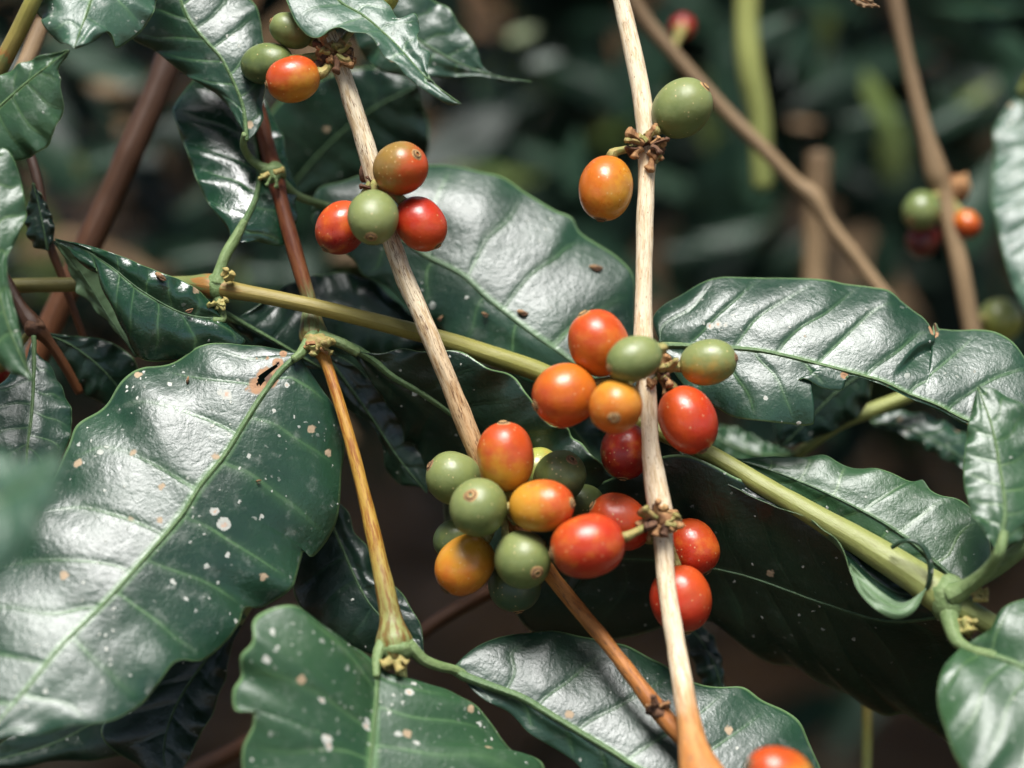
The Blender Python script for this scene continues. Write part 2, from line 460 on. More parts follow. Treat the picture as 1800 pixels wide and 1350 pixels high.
        for i in range(nu - 1):
            for j in range(nv - 1):
                if dead[i, j] and dead[i + 1, j + 1]: continue
                a, b, c_, d_ = idx[i, j], idx[i + 1, j], idx[i + 1, j + 1], idx[i, j + 1]
                faces.append((d_, c_, b, a) if flip else (a, b, c_, d_)); fm.append(1 if under else 0)
                a, b, c_, d_ = idb[i, j], idb[i + 1, j], idb[i + 1, j + 1], idb[i, j + 1]
                faces.append((a, b, c_, d_) if flip else (d_, c_, b, a)); fm.append(0 if under else 1)
        j = nv - 1
        for i in range(nu - 1):
            a, b, c_, d_ = idx[i, j], idx[i + 1, j], idb[i + 1, j], idb[i, j]
            faces.append((d_, c_, b, a) if flip else (a, b, c_, d_)); fm.append(0)
        Vt.append(top); Vt.append(bot)
        uv = np.stack([U, 0.5 + 0.5 * S * (1 if side else -1)], 2).reshape(-1, 2)
        uv2 = np.stack([t, S], 2).reshape(-1, 2)
        bb = np.stack([burn, pale], 2).reshape(-1, 2)
        UV += [uv, uv]; UV2 += [uv2, uv2]; BR += [bb, bb]
        off += 2 * nvt
        grids.append((W2, N2))
    V = np.vstack(Vt)
    o = mesh_obj(name, V, faces, mats, parent, fmat=fm, uvs={'UVMap': np.vstack(UV), 'vein': np.vstack(UV2), 'burn': np.vstack(BR)})
    if label: o['label'] = label
    # midrib: a real rib along the fold
    Nm = (grids[0][1][:, 0] + grids[1][1][:, 0]); Nm /= np.linalg.norm(Nm, axis=1)[:, None] + 1e-9
    n2 = max(20, nu // 2)
    sel = np.linspace(0, nu - 2, n2).astype(int)
    R = np.interp(np.linspace(0, 1, n2), [0, 0.25, 1], [rib[0], (rib[0] + rib[1]) * 0.5, rib[1] * 0.5]) * MM
    C = grids[0][0][sel, 0] + Nm[sel] * (R * (-0.25 if not under else 0.6))[:, None]
    rb = tube('midrib', None, ribmat, o, seg=8, wob=0.05, seed=seed + 3, world_pts=(C, R))
    return o

def cherry(i, x, y, a, b, d, node, mat, label, navel=None, stalk=True, group='coffee cherries', squash=0.0, res=(36, 22)):
    """a: half length along the stalk axis, b: half width (grid units)"""
    c = P(x, y, d); nd = P(*node)
    sc = MM * (DIST + d / 1000) / DIST
    if navel is not None:
        nx, ny, front = navel
        ax = RGT * (nx - x) - UPV * (ny - y)
        k2 = max(0.0, 1 - (np.linalg.norm(ax) / max(a, b)) ** 2)
        ax = ax / max(a, b) - FWD * math.sqrt(k2) * front
    else:
        ax = c - nd
    ax = ax / np.linalg.norm(ax)
    t = thing('coffee_cherry', c, label, 'coffee cherry', group)
    e1 = np.cross(ax, UPV if abs(np.dot(ax, UPV)) < 0.9 else RGT); e1 /= np.linalg.norm(e1); e2 = np.cross(ax, e1)
    ns = Noise(i + 40)
    na, nb = res
    V, F = [], []
    ph = np.linspace(0, 2 * math.pi, na, endpoint=False)
    for j in range(nb + 1):
        th = math.pi * j / nb
        z = math.cos(th); r = math.sin(th)
        z2 = math.copysign(abs(z) ** 0.96, z); r2 = r ** 0.93 if r > 0 else 0
        w = 1 + 0.030 * ns(np.cos(ph) * 1.3 + 5, np.sin(ph) * 1.3 + z * 1.7 + 9) - 0.018 * np.cos(2 * ph + i)
        # a little pinched at both ends
        zz = z2 * a * (1 - 0.02 * math.exp(-((1 - abs(z)) / 0.02)))
        V.append(c + ax * zz * sc + ((np.cos(ph) * r2 * w * b * sc)[:, None] * e1 + (np.sin(ph) * r2 * w * b * sc)[:, None] * e2))
    V = np.vstack(V)
    for j in range(nb):
        for q in range(na):
            F.append((j * na + q, (j + 1) * na + q, (j + 1) * na + (q + 1) % na, j * na + (q + 1) % na))
    mesh_obj('skin', V, F, mat, t)
    # navel: the ringed scar of the flower
    tip = c + ax * a * sc
    prof = [(0.0, -0.6), (0.06, -0.5), (0.075, 0.55), (0.105, 0.85), (0.145, 0.6), (0.165, 0.1), (0.205, 0.28), (0.255, 0.0), (0.27, -0.55)]
    V, F = [], []; m = 20; pr = np.linspace(0, 2 * math.pi, m, endpoint=False)
    for (rr, hh) in prof:
        wob = 1 + 0.12 * ns(np.cos(pr) * 1.7 + 3, np.sin(pr) * 1.7 + rr * 20)
        base = a * (math.sqrt(max(0, 1 - (rr * 0.98) ** 2)) - 1)
        V.append(tip + ax * (base + hh * 0.075 * b - 0.3) * sc + ((np.cos(pr) * rr * b * sc * wob)[:, None] * e1 + (np.sin(pr) * rr * b * sc * wob)[:, None] * e2))
    V = np.vstack(V)
    for j in range(len(prof) - 1):
        for q in range(m):
            F.append((j * m + q, j * m + (q + 1) % m, (j + 1) * m + (q + 1) % m, (j + 1) * m + q))
    band = [2, 2, 0, 0, 2, 1, 0, 1]
    mesh_obj('navel', V, F, [MAT['navel'] if i % 3 else MAT['navel_dark'], MAT['navel_dark'], MAT['pit']], t, fmat=[band[j] for j in range(len(prof) - 1) for q in range(m)])
    if stalk:
        s0 = c - ax * a * 0.97 * sc
        pth = np.array([s0, s0 - ax * 7 * sc, (s0 - ax * 14 * sc) * 0.45 + nd * 0.55, nd])
        C = crom(pth, 12)
        R = np.interp(np.linspace(0, 1, 12), [0, 0.25, 1], [11, 7.5, 6.5]) * sc
        tube('stalk', None, MAT['stalk'], t, seg=9, wob=0.12, seed=i, world_pts=(C, R))
    return t

def node_bits(parent, x, y, d, r, n, mat, seed, length=(10, 26), thick=(3.0, 6.0), ang=None, name='dry_bract'):
    """short stubs, old flower stalks and curled bracts sticking out round a node"""
    rng = random.Random(seed)
    for i in range(n):
        a = (ang[i % len(ang)] + rng.uniform(-14, 14)) if ang else rng.uniform(0, 360)
        a = math.radians(a); z = rng.uniform(-0.8, 0.2)
        L = rng.uniform(*length); th = rng.uniform(*thick)
        ca, sa = math.cos(a), -math.sin(a)
        p0 = (x + ca * r * 0.5, y + sa * r * 0.5, d + z * r * 0.12)
        bend = rng.uniform(-0.7, 0.7)
        pts = [(*p0, th * 0.9)]
        for f in (0.4, 0.75, 1.0, 1.08):
            b2 = a + bend * f
            pts.append((p0[0] + math.cos(b2) * (r * 0.5 + L) * f, p0[1] - math.sin(b2) * (r * 0.5 + L) * f, p0[2] + z * L * f * 0.15,
                        th * (0.75 if f < 0.9 else 1.15 if f < 1.05 else 0.55)))
        m = mat[i % len(mat)] if isinstance(mat, (list, tuple)) else mat
        tube(name, pts, m, parent, seg=9, step=2.0, wob=0.42, seed=seed * 7 + i)

def lump(name, parent, x, y, d, rx, ry, rz, mat, seed, amp=0.22):
    c = P(x, y, d); ns = Noise(seed); V, F = [], []; na, nb = 22, 14
    ph = np.linspace(0, 2 * math.pi, na, endpoint=False)
    for j in range(nb + 1):
        th = math.pi * j / nb; z = math.cos(th); r = math.sin(th)
        w = 1 + amp * ns(np.cos(ph) * 2.2 * r + 5, np.sin(ph) * 2.2 * r + z * 2.6 + 9)
        V.append(c + UPV * (z * ry * MM) * w[:, None] + ((np.cos(ph) * r * w * rx * MM)[:, None] * RGT + (np.sin(ph) * r * w * rz * MM)[:, None] * FWD))
    V = np.vstack(V)
    for j in range(nb):
        for q in range(na):
            F.append((j * na + q, (j + 1) * na + q, (j + 1) * na + (q + 1) % na, j * na + (q + 1) % na))
    return mesh_obj(name, V, F, mat, parent)

# ------------------------------------------------------------------ materials
MAT = {}
MAT['leaf'] = leaf_material('leaf_glossy')
MAT['leaf_specked'] = leaf_material('leaf_specked', spots=1.6, tan=1.6, dust=0.22, seed=3.1)
MAT['leaf_dusty'] = leaf_material('leaf_dusty', dark=(0.020, 0.060, 0.034), light=(0.042, 0.098, 0.058), spots=2.6, tan=2.0, dust=0.55, rough=0.42, seed=5.7)
MAT['leaf_clean'] = leaf_material('leaf_clean', spots=0.35, tan=0.2, dust=0.08, rough=0.24, seed=8.3)
MAT['leaf_shaded'] = leaf_material('leaf_shaded', dark=(0.0035, 0.014, 0.008), light=(0.007, 0.024, 0.012), vein=(0.018, 0.045, 0.022), spots=0.8, tan=0.2, dust=0.04, rough=0.34, seed=11.9, trans=0.01, spec=0.5)  # darkened copy of the leaf green: deep shade painted into the colour
MAT['leaf_young'] = leaf_material('leaf_young', dark=(0.014, 0.050, 0.018), light=(0.029, 0.080, 0.029), vein=(0.12, 0.21, 0.07), spots=0.8, tan=0.5, dust=0.22, rough=0.41, seed=14.2)
MAT['leaf_flecked'] = leaf_material('leaf_flecked', dark=(0.014, 0.050, 0.020), light=(0.024, 0.066, 0.026), spots=3.5, tan=1.2, dust=0.15, rough=0.44, seed=17.3, spec=0.5)
MAT['under'] = plain_leaf_material('leaf_underside', (0.075, 0.135, 0.060), (0.10, 0.165, 0.078), 0.5, 0.10)
MAT['rib'] = crumb_material('midrib_green', (0.070, 0.125, 0.050), (0.105, 0.165, 0.070), 0.42)
MAT['rib_dark'] = crumb_material('midrib_dull_green', (0.045, 0.085, 0.042), (0.07, 0.12, 0.055), 0.45)
CREAM, CREAM2, RUST = (0.70, 0.61, 0.44), (0.64, 0.54, 0.37), (0.40, 0.17, 0.055)
MAT['bark_cracked'] = stem_material('bark_cracked_cream', [(0.0, CREAM), (0.40, CREAM2), (0.50, (0.54, 0.38, 0.21)), (0.66, (0.44, 0.18, 0.04)), (1.0, (0.34, 0.125, 0.03))], crack=1.0, crackc=(0.12, 0.055, 0.025), blotch=(0.72, 0.62, 0.50))
MAT['bark_smooth'] = stem_material('bark_smooth_cream', [(0.0, (0.68, 0.58, 0.41)), (0.55, (0.68, 0.57, 0.40)), (0.84, (0.72, 0.60, 0.42)), (0.90, (0.48, 0.22, 0.07)), (1.0, (0.46, 0.18, 0.045))], crack=0.6, crackc=(0.24, 0.13, 0.06), pits=0.14, blotch=(0.82, 0.74, 0.64))
GREEN = (0.20, 0.20, 0.045)
MAT['stem_green'] = stem_material('stem_olive_green', [(0.0, (0.13, 0.12, 0.035)), (0.17, (0.15, 0.13, 0.035)), (0.205, (0.13, 0.17, 0.055)), (0.212, (0.26, 0.11, 0.03)), (0.235, (0.22, 0.17, 0.045)), (0.5, GREEN), (0.85, (0.21, 0.235, 0.070)), (1.0, (0.18, 0.225, 0.08))], crack=0.25, crackc=(0.10, 0.075, 0.022), rough=0.42)
MAT['stem_rust'] = stem_material('stem_rusty', [(0.0, (0.17, 0.052, 0.016)), (0.24, (0.13, 0.040, 0.013)), (0.34, (0.14, 0.05, 0.016)), (0.375, (0.14, 0.19, 0.075)), (0.43, (0.15, 0.19, 0.07)), (0.45, (0.40, 0.19, 0.03)), (0.72, (0.36, 0.23, 0.04)), (0.84, (0.20, 0.22, 0.075)), (1.0, (0.17, 0.24, 0.10))], crack=0.8, crackc=(0.15, 0.045, 0.015), rough=0.45, blotch=(0.62, 0.40, 0.25))
MAT['stem_brown'] = stem_material('stem_red_brown', [(0.0, (0.026, 0.013, 0.008)), (0.5, (0.06, 0.026, 0.011)), (1.0, (0.16, 0.060, 0.022))], crack=0.5, crackc=(0.05, 0.025, 0.015), rough=0.45)
MAT['stem_tan'] = stem_material('stem_tan', [(0.0, (0.11, 0.07, 0.034)), (0.5, (0.20, 0.135, 0.07)), (1.0, (0.32, 0.22, 0.12))], crack=0.4, crackc=(0.12, 0.07, 0.035), rough=0.6)
MAT['stem_lime'] = stem_material('stem_yellow_green', [(0.0, (0.26, 0.28, 0.08)), (1.0, (0.21, 0.24, 0.07))], crack=0.1, rough=0.5)
MAT['petiole'] = crumb_material('petiole_green', (0.115, 0.175, 0.065), (0.165, 0.225, 0.095), 0.42)
MAT['bract'] = crumb_material('bract_tan', (0.36, 0.20, 0.085), (0.16, 0.07, 0.03))
MAT['bract_dark'] = crumb_material('bract_dark_brown', (0.13, 0.065, 0.035), (0.06, 0.033, 0.022))
MAT['bract_green'] = crumb_material('bract_yellow_green', (0.20, 0.20, 0.06), (0.32, 0.22, 0.09), 0.5)
MAT['bud'] = crumb_material('bud_ochre', (0.34, 0.26, 0.09), (0.22, 0.23, 0.075), 0.5)
MAT['pit'] = crumb_material('navel_pit', (0.05, 0.028, 0.016), (0.09, 0.05, 0.025), 0.9)
MAT['navel'] = crumb_material('navel_tan', (0.42, 0.26, 0.11), (0.26, 0.15, 0.06), 0.7)
MAT['navel_dark'] = crumb_material('navel_brown', (0.26, 0.15, 0.07), (0.14, 0.085, 0.045), 0.7)
MAT['stalk'] = crumb_material('stalk_green', (0.19, 0.21, 0.065), (0.33, 0.25, 0.09), 0.5)

# ------------------------------------------------------------------ setting: ground, litter, plants behind
def soil_material():
    k = NT('soil'); oc = k.coord()
    n1 = k.noise(oc, 2.2, 6, 0.65); n2 = k.noise(oc, 26, 6, 0.7); v = k.voro(oc, 55)
    col = k.mix(k.ss(n1, 0.35, 0.65), (0.085, 0.042, 0.016), (0.175, 0.092, 0.034))
    col = k.mix(k.ss(n2, 0.45, 0.75), col, (0.19, 0.125, 0.07))
    nb = k.bump(n2, 0.9, 0.02); nb = k.bump(v.outputs['Distance'], 0.5, 0.01, nb)
    return k.fin(col, 0.9, nb, 0.2)
MAT['soil'] = soil_material()
def ground():
    n = 90
    g = np.linspace(-1, 1, n); g = np.sign(g) * np.abs(g) ** 3.2 * 400
    X, Y = np.meshgrid(g, g, indexing='ij')
    ns = Noise(5)
    Z = 0.05 * ns(X * 1.3, Y * 1.3) * (np.abs(X) < 20) + 0.015 * ns(X * 6, Y * 6) * (np.abs(X) < 8)
    V = np.stack([X, Y, Z], 2).reshape(-1, 3)
    F = [(i * n + j, (i + 1) * n + j, (i + 1) * n + j + 1, i * n + j + 1) for i in range(n - 1) for j in range(n - 1)]
    o = mesh_obj('ground', V, F, MAT['soil']); tag(o, kind='structure')
ground()

def simple_leaf(nu=8, nv=2, width=0.36, droop=0.5, fold=0.25, wave=0.04, seed=0):
    """one coffee leaf of length 1 along +X, upper side +Z; verts, faces"""
    ns = Noise(seed)
    u = np.linspace(0, 1, nu); sv = np.linspace(-1, 1, 2 * nv + 1)
    w = width * 0.5 * (np.sin(np.pi * np.clip(u, 0.0, 1) ** 0.85) ** 0.8) * (1 - 0.25 * u)
    V = []
    for i in range(nu):
        for v in sv:
            z = -droop * u[i] ** 2 * 0.5 - fold * abs(v) * w[i] + wave * ns(u[i] * 7, v * 2 + 8) * abs(v) + 0.012 * math.cos(u[i] * 60) * abs(v) * (1 - abs(v)) * 4
            V.append((u[i], v * w[i], z))
    m = 2 * nv + 1
    F = [(i * m + j, i * m + j + 1, (i + 1) * m + j + 1, (i + 1) * m + j) for i in range(nu - 1) for j in range(m - 1)]
    return np.array(V), np.array(F)

def rot_to(dirv, up, roll=0.0):
    x = np.asarray(dirv, float); x /= np.linalg.norm(x)
    z = np.asarray(up, float) - np.dot(up, x) * x; z /= np.linalg.norm(z) + 1e-9
    y = np.cross(z, x)
    c, s = math.cos(roll), math.sin(roll)
    return np.stack([x, y * c + z * s, z * c - y * s], 1)

LEAVES = [simple_leaf(droop=d, fold=f, seed=i) for i, (d, f) in enumerate(((0.3, 0.2), (0.6, 0.35), (0.8, 0.15), (0.15, 0.5)))]
def scatter(name, items, mats, kind='stuff', parent=None, label=None):
    """items: (pos, rotation 3x3, size, template index, material index)"""
    VV, FF, FM = [], [], []; off = 0
    for pos, R, s, k, mi in items:
        v, f = LEAVES[k]
        VV.append((v * s) @ R.T + pos); FF.append(f + off); FM.append(np.full(len(f), mi)); off += len(v)
    o = mesh_obj(name, np.vstack(VV), np.vstack(FF).tolist(), mats, parent, fmat=np.concatenate(FM))
    return tag(o, label=label, kind=kind)

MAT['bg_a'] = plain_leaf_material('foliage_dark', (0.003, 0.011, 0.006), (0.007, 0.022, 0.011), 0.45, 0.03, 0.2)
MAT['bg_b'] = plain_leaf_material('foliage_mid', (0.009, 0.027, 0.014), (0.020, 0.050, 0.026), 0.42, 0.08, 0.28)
MAT['bg_c'] = plain_leaf_material('foliage_lime', (0.11, 0.17, 0.04), (0.17, 0.22, 0.06), 0.45, 0.3)
MAT['bg_d'] = plain_leaf_material('foliage_dry', (0.14, 0.085, 0.04), (0.22, 0.14, 0.07), 0.7, 0.2)
MAT['litter_a'] = plain_leaf_material('litter_brown', (0.13, 0.068, 0.03), (0.21, 0.12, 0.055), 0.75, 0.0)
MAT['litter_b'] = plain_leaf_material('litter_tan', (0.24, 0.16, 0.085), (0.34, 0.24, 0.13), 0.75, 0.0)

rs = np.random.default_rng(21)
items = []
for i in range(2600):
    x = rs.uniform(-2.2, 2.2); y = rs.uniform(-1.0, 4.5)
    a = rs.uniform(0, 2 * math.pi); up = np.array([rs.normal(0, .3), rs.normal(0, .3), 1])
    items.append((np.array([x, y, 0.035 + rs.uniform(0, 0.03)]), rot_to((math.cos(a), math.sin(a), rs.normal(0, .12)), up), rs.uniform(0.06, 0.13), int(rs.integers(4)), int(rs.random() < 0.4)))
lit = scatter('fallen_leaves', items, [MAT['litter_a'], MAT['litter_b']])
tag(lit, 'brown dry leaves lying all over the soil', 'leaf litter')

# the coffee bushes behind: shoots hanging and standing with leaves in opposite pairs; far out of focus, one mass
items = []
def shoot(base, direction, length, leafsize, dens=0.055, tone=None):
    d = np.array(direction, float); d /= np.linalg.norm(d)
    nn = max(2, int(length / dens)); p = np.array(base, float)
    az = rs.uniform(0, math.pi)
    for q in range(nn):
        d = d + np.array([rs.normal(0, .05), rs.normal(0, .05), rs.normal(0, .05)]); d /= np.linalg.norm(d)
        p = p + d * dens; az += math.pi / 2 * rs.uniform(.8, 1.2)
        for s in (0, math.pi):
            if rs.random() < 0.12: continue
            h = np.array([math.cos(az + s), math.sin(az + s), rs.uniform(-0.9, 0.15)]) + d * 0.5
            up = np.array([rs.normal(0, .25), rs.normal(0, .25), 1.0])
            mi = tone if tone is not None else int(rs.choice(4, p=(0.62, 0.31, 0.035, 0.035)))
            items.append((p.copy(), rot_to(h, up, rs.normal(0, .25)), leafsize * rs.uniform(.7, 1.2), int(rs.integers(4)), mi))
for i in range(620):
    y = 0.72 + 1.7 * rs.random() ** 1.4; x = rs.uniform(-0.5, 0.5) * (0.9 + y * 1.1)
    zc = 0.78 - 0.325 * y                      # height of the line of sight there
    z0 = zc + rs.uniform(-0.40, 0.46) * (0.55 + 0.5 * y)
    if z0 < 0.05: continue
    q_ = np.array([x, y, z0]) - CAM; py = 675 - (q_ @ UPV) / (q_ @ FWD) * DIST / MM
    if py > 700 and rs.random() < 0.93: continue
    # the lower part is thinner: soil shows through there
    if z0 < zc - 0.03 and rs.random() < 0.62: continue
    shoot((x, y, z0), (rs.normal(0, .5), rs.normal(-.15, .4), rs.choice([-0.7, 0.9])), rs.uniform(0.2, 0.45), rs.uniform(0.11, 0.16))
def in_view(p):
    q = p - CAM; f = q @ FWD
    return 900 + (q @ RGT) / f * DIST / MM, 675 - (q @ UPV) / f * DIST / MM
items = [it for it in items if in_view(it[0])[1] < 640 or rs.random() < 0.08]
HALF = -FWD + np.array(sd); HALF /= np.linalg.norm(HALF)
for (x, y, L, ang, mi, d) in [
    (1395, 28, 120, 200, 1, 150), (1255, 25, 100, 150, 1, 170), (1435, 70, 60, 265, 1, 150), (1450, 110, 60, 240, 1, 160), (1520, 120, 140, -62, 2, 150), (1385, 215, 60, 0, 3, 170), (1480, 215, 130, 8, 1, 190), (1610, 235, 140, 28, 1, 180),
    (1660, 215, 120, 42, 2, 190), (1570, 330, 150, 92, 2, 220), (1060, 120, 140, -50, 1, 180), (890, 70, 60, 25, 2, 190), (925, 115, 70, 20, 1, 180), (1440, 330, 140, 60, 1, 230),
    (1330, 370, 150, 100, 1, 240), (1550, 360, 120, 80, 1, 240), (1220, 420, 150, 15, 1, 200), (1010, 350, 130, 88, 1, 160), (1160, 440, 120, 8, 1, 220), (1700, 20, 190, -42, 1, 120), (1760, 110, 140, -60, 1, 130),
    (1350, 480, 120, 40, 1, 240), (900, 250, 140, -20, 1, 240), (960, 170, 120, 200, 0, 240),
    (140, 290, 130, 16, 1, 140), (150, 150, 130, 10, 3, 160), (150, 420, 150, -25, 3, 150), (290, 460, 130, 8, 1, 130), (270, 190, 120, -72, 3, 160), (20, 440, 150, 15, 3, 170), (60, 330, 90, 80, 3, 190), (420, 475, 100, 0, 1, 140),
    (300, 380, 110, 40, 1, 170), (610, 130, 120, -30, 1, 130), (230, 480, 90, 10, 3, 180), (560, 720, 90, -40, 3, 190), (1330, 880, 140, 20, 1, 120), (1380, 700, 90, 20, 3, 160)]:
    nrm = HALF + np.array([rs.normal(0, .16), rs.normal(0, .16), rs.normal(0, .16)])
    di = RGT * math.cos(math.radians(ang)) + UPV * math.sin(math.radians(ang))
    d = d * 1.25 + 120 + rs.uniform(0, 60)
    items.append((P(x, y, d), rot_to(di, nrm), L * MM * (DIST + d / 1000) / DIST, 0 if L < 100 else 3, mi))
for i in range(150):
    x, y, d = rs.uniform(-150, 1950), rs.uniform(-150, 620), rs.uniform(260, 700)
    a = rs.uniform(0, 2 * math.pi)
    nrm = HALF + np.array([rs.normal(0, .45), rs.normal(0, .45), rs.normal(0, .45)])
    items.append((P(x, y, d), rot_to(RGT * math.cos(a) + UPV * math.sin(a) + FWD * rs.normal(0, .4), nrm), rs.uniform(.028, .075), int(rs.integers(4)), int(rs.choice(4, p=(.66, .24, .05, .05)))))
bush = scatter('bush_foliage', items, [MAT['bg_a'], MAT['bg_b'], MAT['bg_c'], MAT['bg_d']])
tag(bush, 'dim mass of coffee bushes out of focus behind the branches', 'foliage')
items = []
for i in range(64):
    a = rs.uniform(-math.pi, math.pi); r = rs.uniform(2.6, 4.2)  # full ring; the bushes behind the camera are added to darken leaf reflections
    bx, by = math.sin(a) * r, math.cos(a) * r * 1.0
    for q in range(5):
        shoot((bx + rs.normal(0, .3), by + rs.normal(0, .3), rs.uniform(0.1, 2.4)), (rs.normal(0, .6), rs.normal(0, .6), rs.uniform(.2, 1)), rs.uniform(.4, .7), 0.17, 0.07)
far = scatter('plantation_foliage', items, [MAT['bg_a'], MAT['bg_b'], MAT['bg_c'], MAT['bg_d']])
tag(far, 'dark coffee bushes closing the view, those behind the camera added to darken reflections', 'foliage')

# unseen leaves added under the view to block light bounced off the soil
items = []
for i in range(60):
    shoot((rs.uniform(-0.5, 0.5), rs.uniform(-0.35, 0.5), rs.uniform(0.25, 0.52)), (rs.normal(0, .6), rs.normal(0, .6), rs.normal(0, .3)), rs.uniform(.2, .4), 0.14, tone=0)
items = [it for it in items if it[0][2] < 0.56 - 0.33 * max(it[0][1], 0) - 0.1 * (it[0][1] > 0.1)]
items = [it for it in items if in_view(it[0])[1] > 1560 or it[0][1] < -0.3]
low = scatter('added_lower_foliage', items, [MAT['bg_a'], MAT['bg_b']])
tag(low, 'dark leaves added below the view to block light from the soil', 'foliage')

# unseen trees added to cut sky and sun, with an opening over the cherries
def added_shade_tree(X, Y, seed, label, n=3400, zc=2.75):
    t = thing('added_shade_tree', (X, Y, 0), label, 'tree', 'unseen trees added to dim the light')
    z = np.linspace(0, zc + .15, 24)
    C = np.stack([X + 0.06 * np.sin(z * 1.7), Y + 0.05 * np.cos(z * 1.3), z], 1)
    tube('trunk', None, MAT['stem_tan'], t, seg=16, wob=0.12, seed=77, world_pts=(C, np.interp(z, [0, .3, 2.9], [.11, .075, .05])))
    rr = np.random.default_rng(seed)
    for q in range(9):
        a = q * 0.7 + rr.uniform(-.2, .2); L = rr.uniform(1.2, 2.0)
        if math.hypot(X + math.cos(a) * L, Y + math.sin(a) * L + .55) < 1.05: L *= 0.5
        w = np.linspace(0, 1, 14)
        C = np.stack([X + np.cos(a) * L * w, Y + np.sin(a) * L * w, zc - .65 + rr.uniform(0, .6) + 0.7 * w - 0.35 * w ** 2], 1)
        tube('limb', None, MAT['stem_tan'], t, seg=9, wob=0.1, seed=q, world_pts=(C, np.interp(w, [0, 1], [.035, .008])))
    its = []
    for i in range(n):
        a = rr.uniform(0, 2 * math.pi); r = 2.5 * math.sqrt(rr.random())
        cl = math.sin(a * 5 + r * 4) * 0.15
        p = np.array([X + math.cos(a) * r * 1.15, Y + .1 + math.sin(a) * r, zc + cl + rr.normal(0, .22)])
        if math.hypot(p[0], p[1] + 0.55) < 0.84 + 0.1 * math.sin(p[0] * 9 + p[1] * 7): continue
        h = np.array([rr.normal(), rr.normal(), rr.normal(0, .4) - .3]); up = np.array([rr.normal(0, .5), rr.normal(0, .5), 1])
        its.append((p, rot_to(h, up), rr.uniform(.17, .29), int(rr.integers(4)), int(rr.random() < .4)))
    scatter('crown', its, [MAT['bg_a'], MAT['bg_b']], parent=t)
added_shade_tree(0.9, 2.6, 4, 'tall unseen tree added behind the coffee bushes to dim them', 3800)
added_shade_tree(-1.2, -2.9, 5, 'unseen tree added facing the cherries to cut the sky light')
added_shade_tree(3.0, -0.4, 6, 'unseen tree added past the olive stem tip to cut the sky light')
added_shade_tree(-3.0, 0.3, 7, 'unseen tree added past the largest leaf to cut the sky light')

# ------------------------------------------------------------------ the branches
UND = MAT['under']
def lm(k): return [MAT[k], UND]

# --- cream branch with cracked bark (from the top down to the lower cluster and on)
b1 = thing('coffee_branch', P(548, 20, -1), 'cracked cream-barked branch crossing over the olive green stem', 'branch')
tube('stem', [(540, -40, 0, 15), (560, 30, -1, 16), (590, 95, -3, 17), (603, 130, -3, 15), (622, 190, -3, 16), (640, 245, -3, 17), (655, 300, -3, 17), (672, 370, -3, 15),
              (690, 430, -4, 16), (712, 490, -5, 17.5), (738, 548, -6, 17), (765, 612, -6, 16.5), (795, 685, -5, 17), (822, 755, -4, 17.5), (850, 820, -3, 18), (885, 890, -3, 19),
              (925, 950, -6, 16), (968, 1010, -11, 14), (1010, 1063, -15, 13.5), (1062, 1125, -19, 13), (1112, 1190, -23, 13.5), (1150, 1240, -26, 16.5), (1168, 1262, -27, 17), (1200, 1298, -29, 15), (1260, 1370, -30, 15)],
     MAT['bark_cracked'], b1, seg=18, step=4, wob=0.05, seed=3)
lump('node', b1, 585, 95, -3, 24, 17, 18, MAT['bract'], 5, .35)
node_bits(b1, 588, 92, -6, 18, 16, [MAT['bract'], MAT['bract_green'], MAT['bract'], MAT['bract_dark']], 11, (6, 22), (4, 8.5), ang=[-25, -50, -70, 160, 190, 20, -10, 215, -38])
lump('node', b1, 650, 300, -2, 15, 28, 15, MAT['bract_dark'], 6, .35)
node_bits(b1, 660, 335, -4, 14, 6, [MAT['bract'], MAT['bract_dark']], 12, (6, 16), (3, 5), ang=[130, 160, -30, 100, -60])
lump('node', b1, 886, 892, -3, 24, 26, 22, MAT['bract'], 7, .3)
node_bits(b1, 886, 890, -6, 20, 7, [MAT['bract'], MAT['bract_green']], 13, (8, 18), (3, 5))
lump('node', b1, 1156, 1248, -27, 19, 15, 17, MAT['bract_dark'], 8, .3)
node_bits(b1, 1155, 1246, -29, 14, 4, [MAT['bract'], MAT['bract_dark']], 14, (6, 12), (3, 5))

# --- smooth cream branch standing in front of the cherries
b2 = thing('coffee_branch', P(1090, 0, 2), 'smooth pale cream branch with bare swollen nodes and rusty lower end', 'branch')
tube('stem', [(1080, -50, 3, 15), (1094, 10, 2, 15), (1110, 80, 0, 16), (1125, 150, -2, 16.5), (1134, 215, -4, 17), (1139, 262, -5, 18), (1137, 300, -6, 15.5), (1134, 380, -8, 15),
              (1132, 470, -10, 15), (1131, 560, -12, 16), (1131, 625, -14, 18.5), (1136, 670, -15, 17), (1141, 730, -16, 15.5), (1144, 790, -17, 16), (1152, 845, -18, 20), (1162, 905, -20, 22),
              (1166, 950, -21, 18), (1170, 1010, -22, 16.5), (1180, 1080, -25, 17), (1191, 1150, -28, 17.5), (1203, 1220, -32, 19), (1213, 1280, -36, 22), (1222, 1325, -40, 29), (1236, 1370, -44, 42), (1250, 1410, -48, 48)],
     MAT['bark_smooth'], b2, seg=20, step=4, wob=0.04, seed=9)
lump('node', b2, 1138, 262, -5, 25, 21, 20, MAT['bract_dark'], 15, .4)
node_bits(b2, 1137, 258, -8, 18, 20, [MAT['bract'], MAT['bract_dark'], MAT['bract_green'], MAT['bract']], 16, (6, 26), (4, 9), ang=[165, 190, 150, 120, 95, 30, -15, -30, -50, 205, 75])
lump('node', b2, 1132, 650, -14, 24, 20, 18, MAT['bract'], 17, .3)
node_bits(b2, 1150, 655, -15, 16, 8, [MAT['bract'], MAT['bract'], MAT['bract_green']], 18, (12, 30), (4, 7), ang=[20, 45, -10, 70, -35])
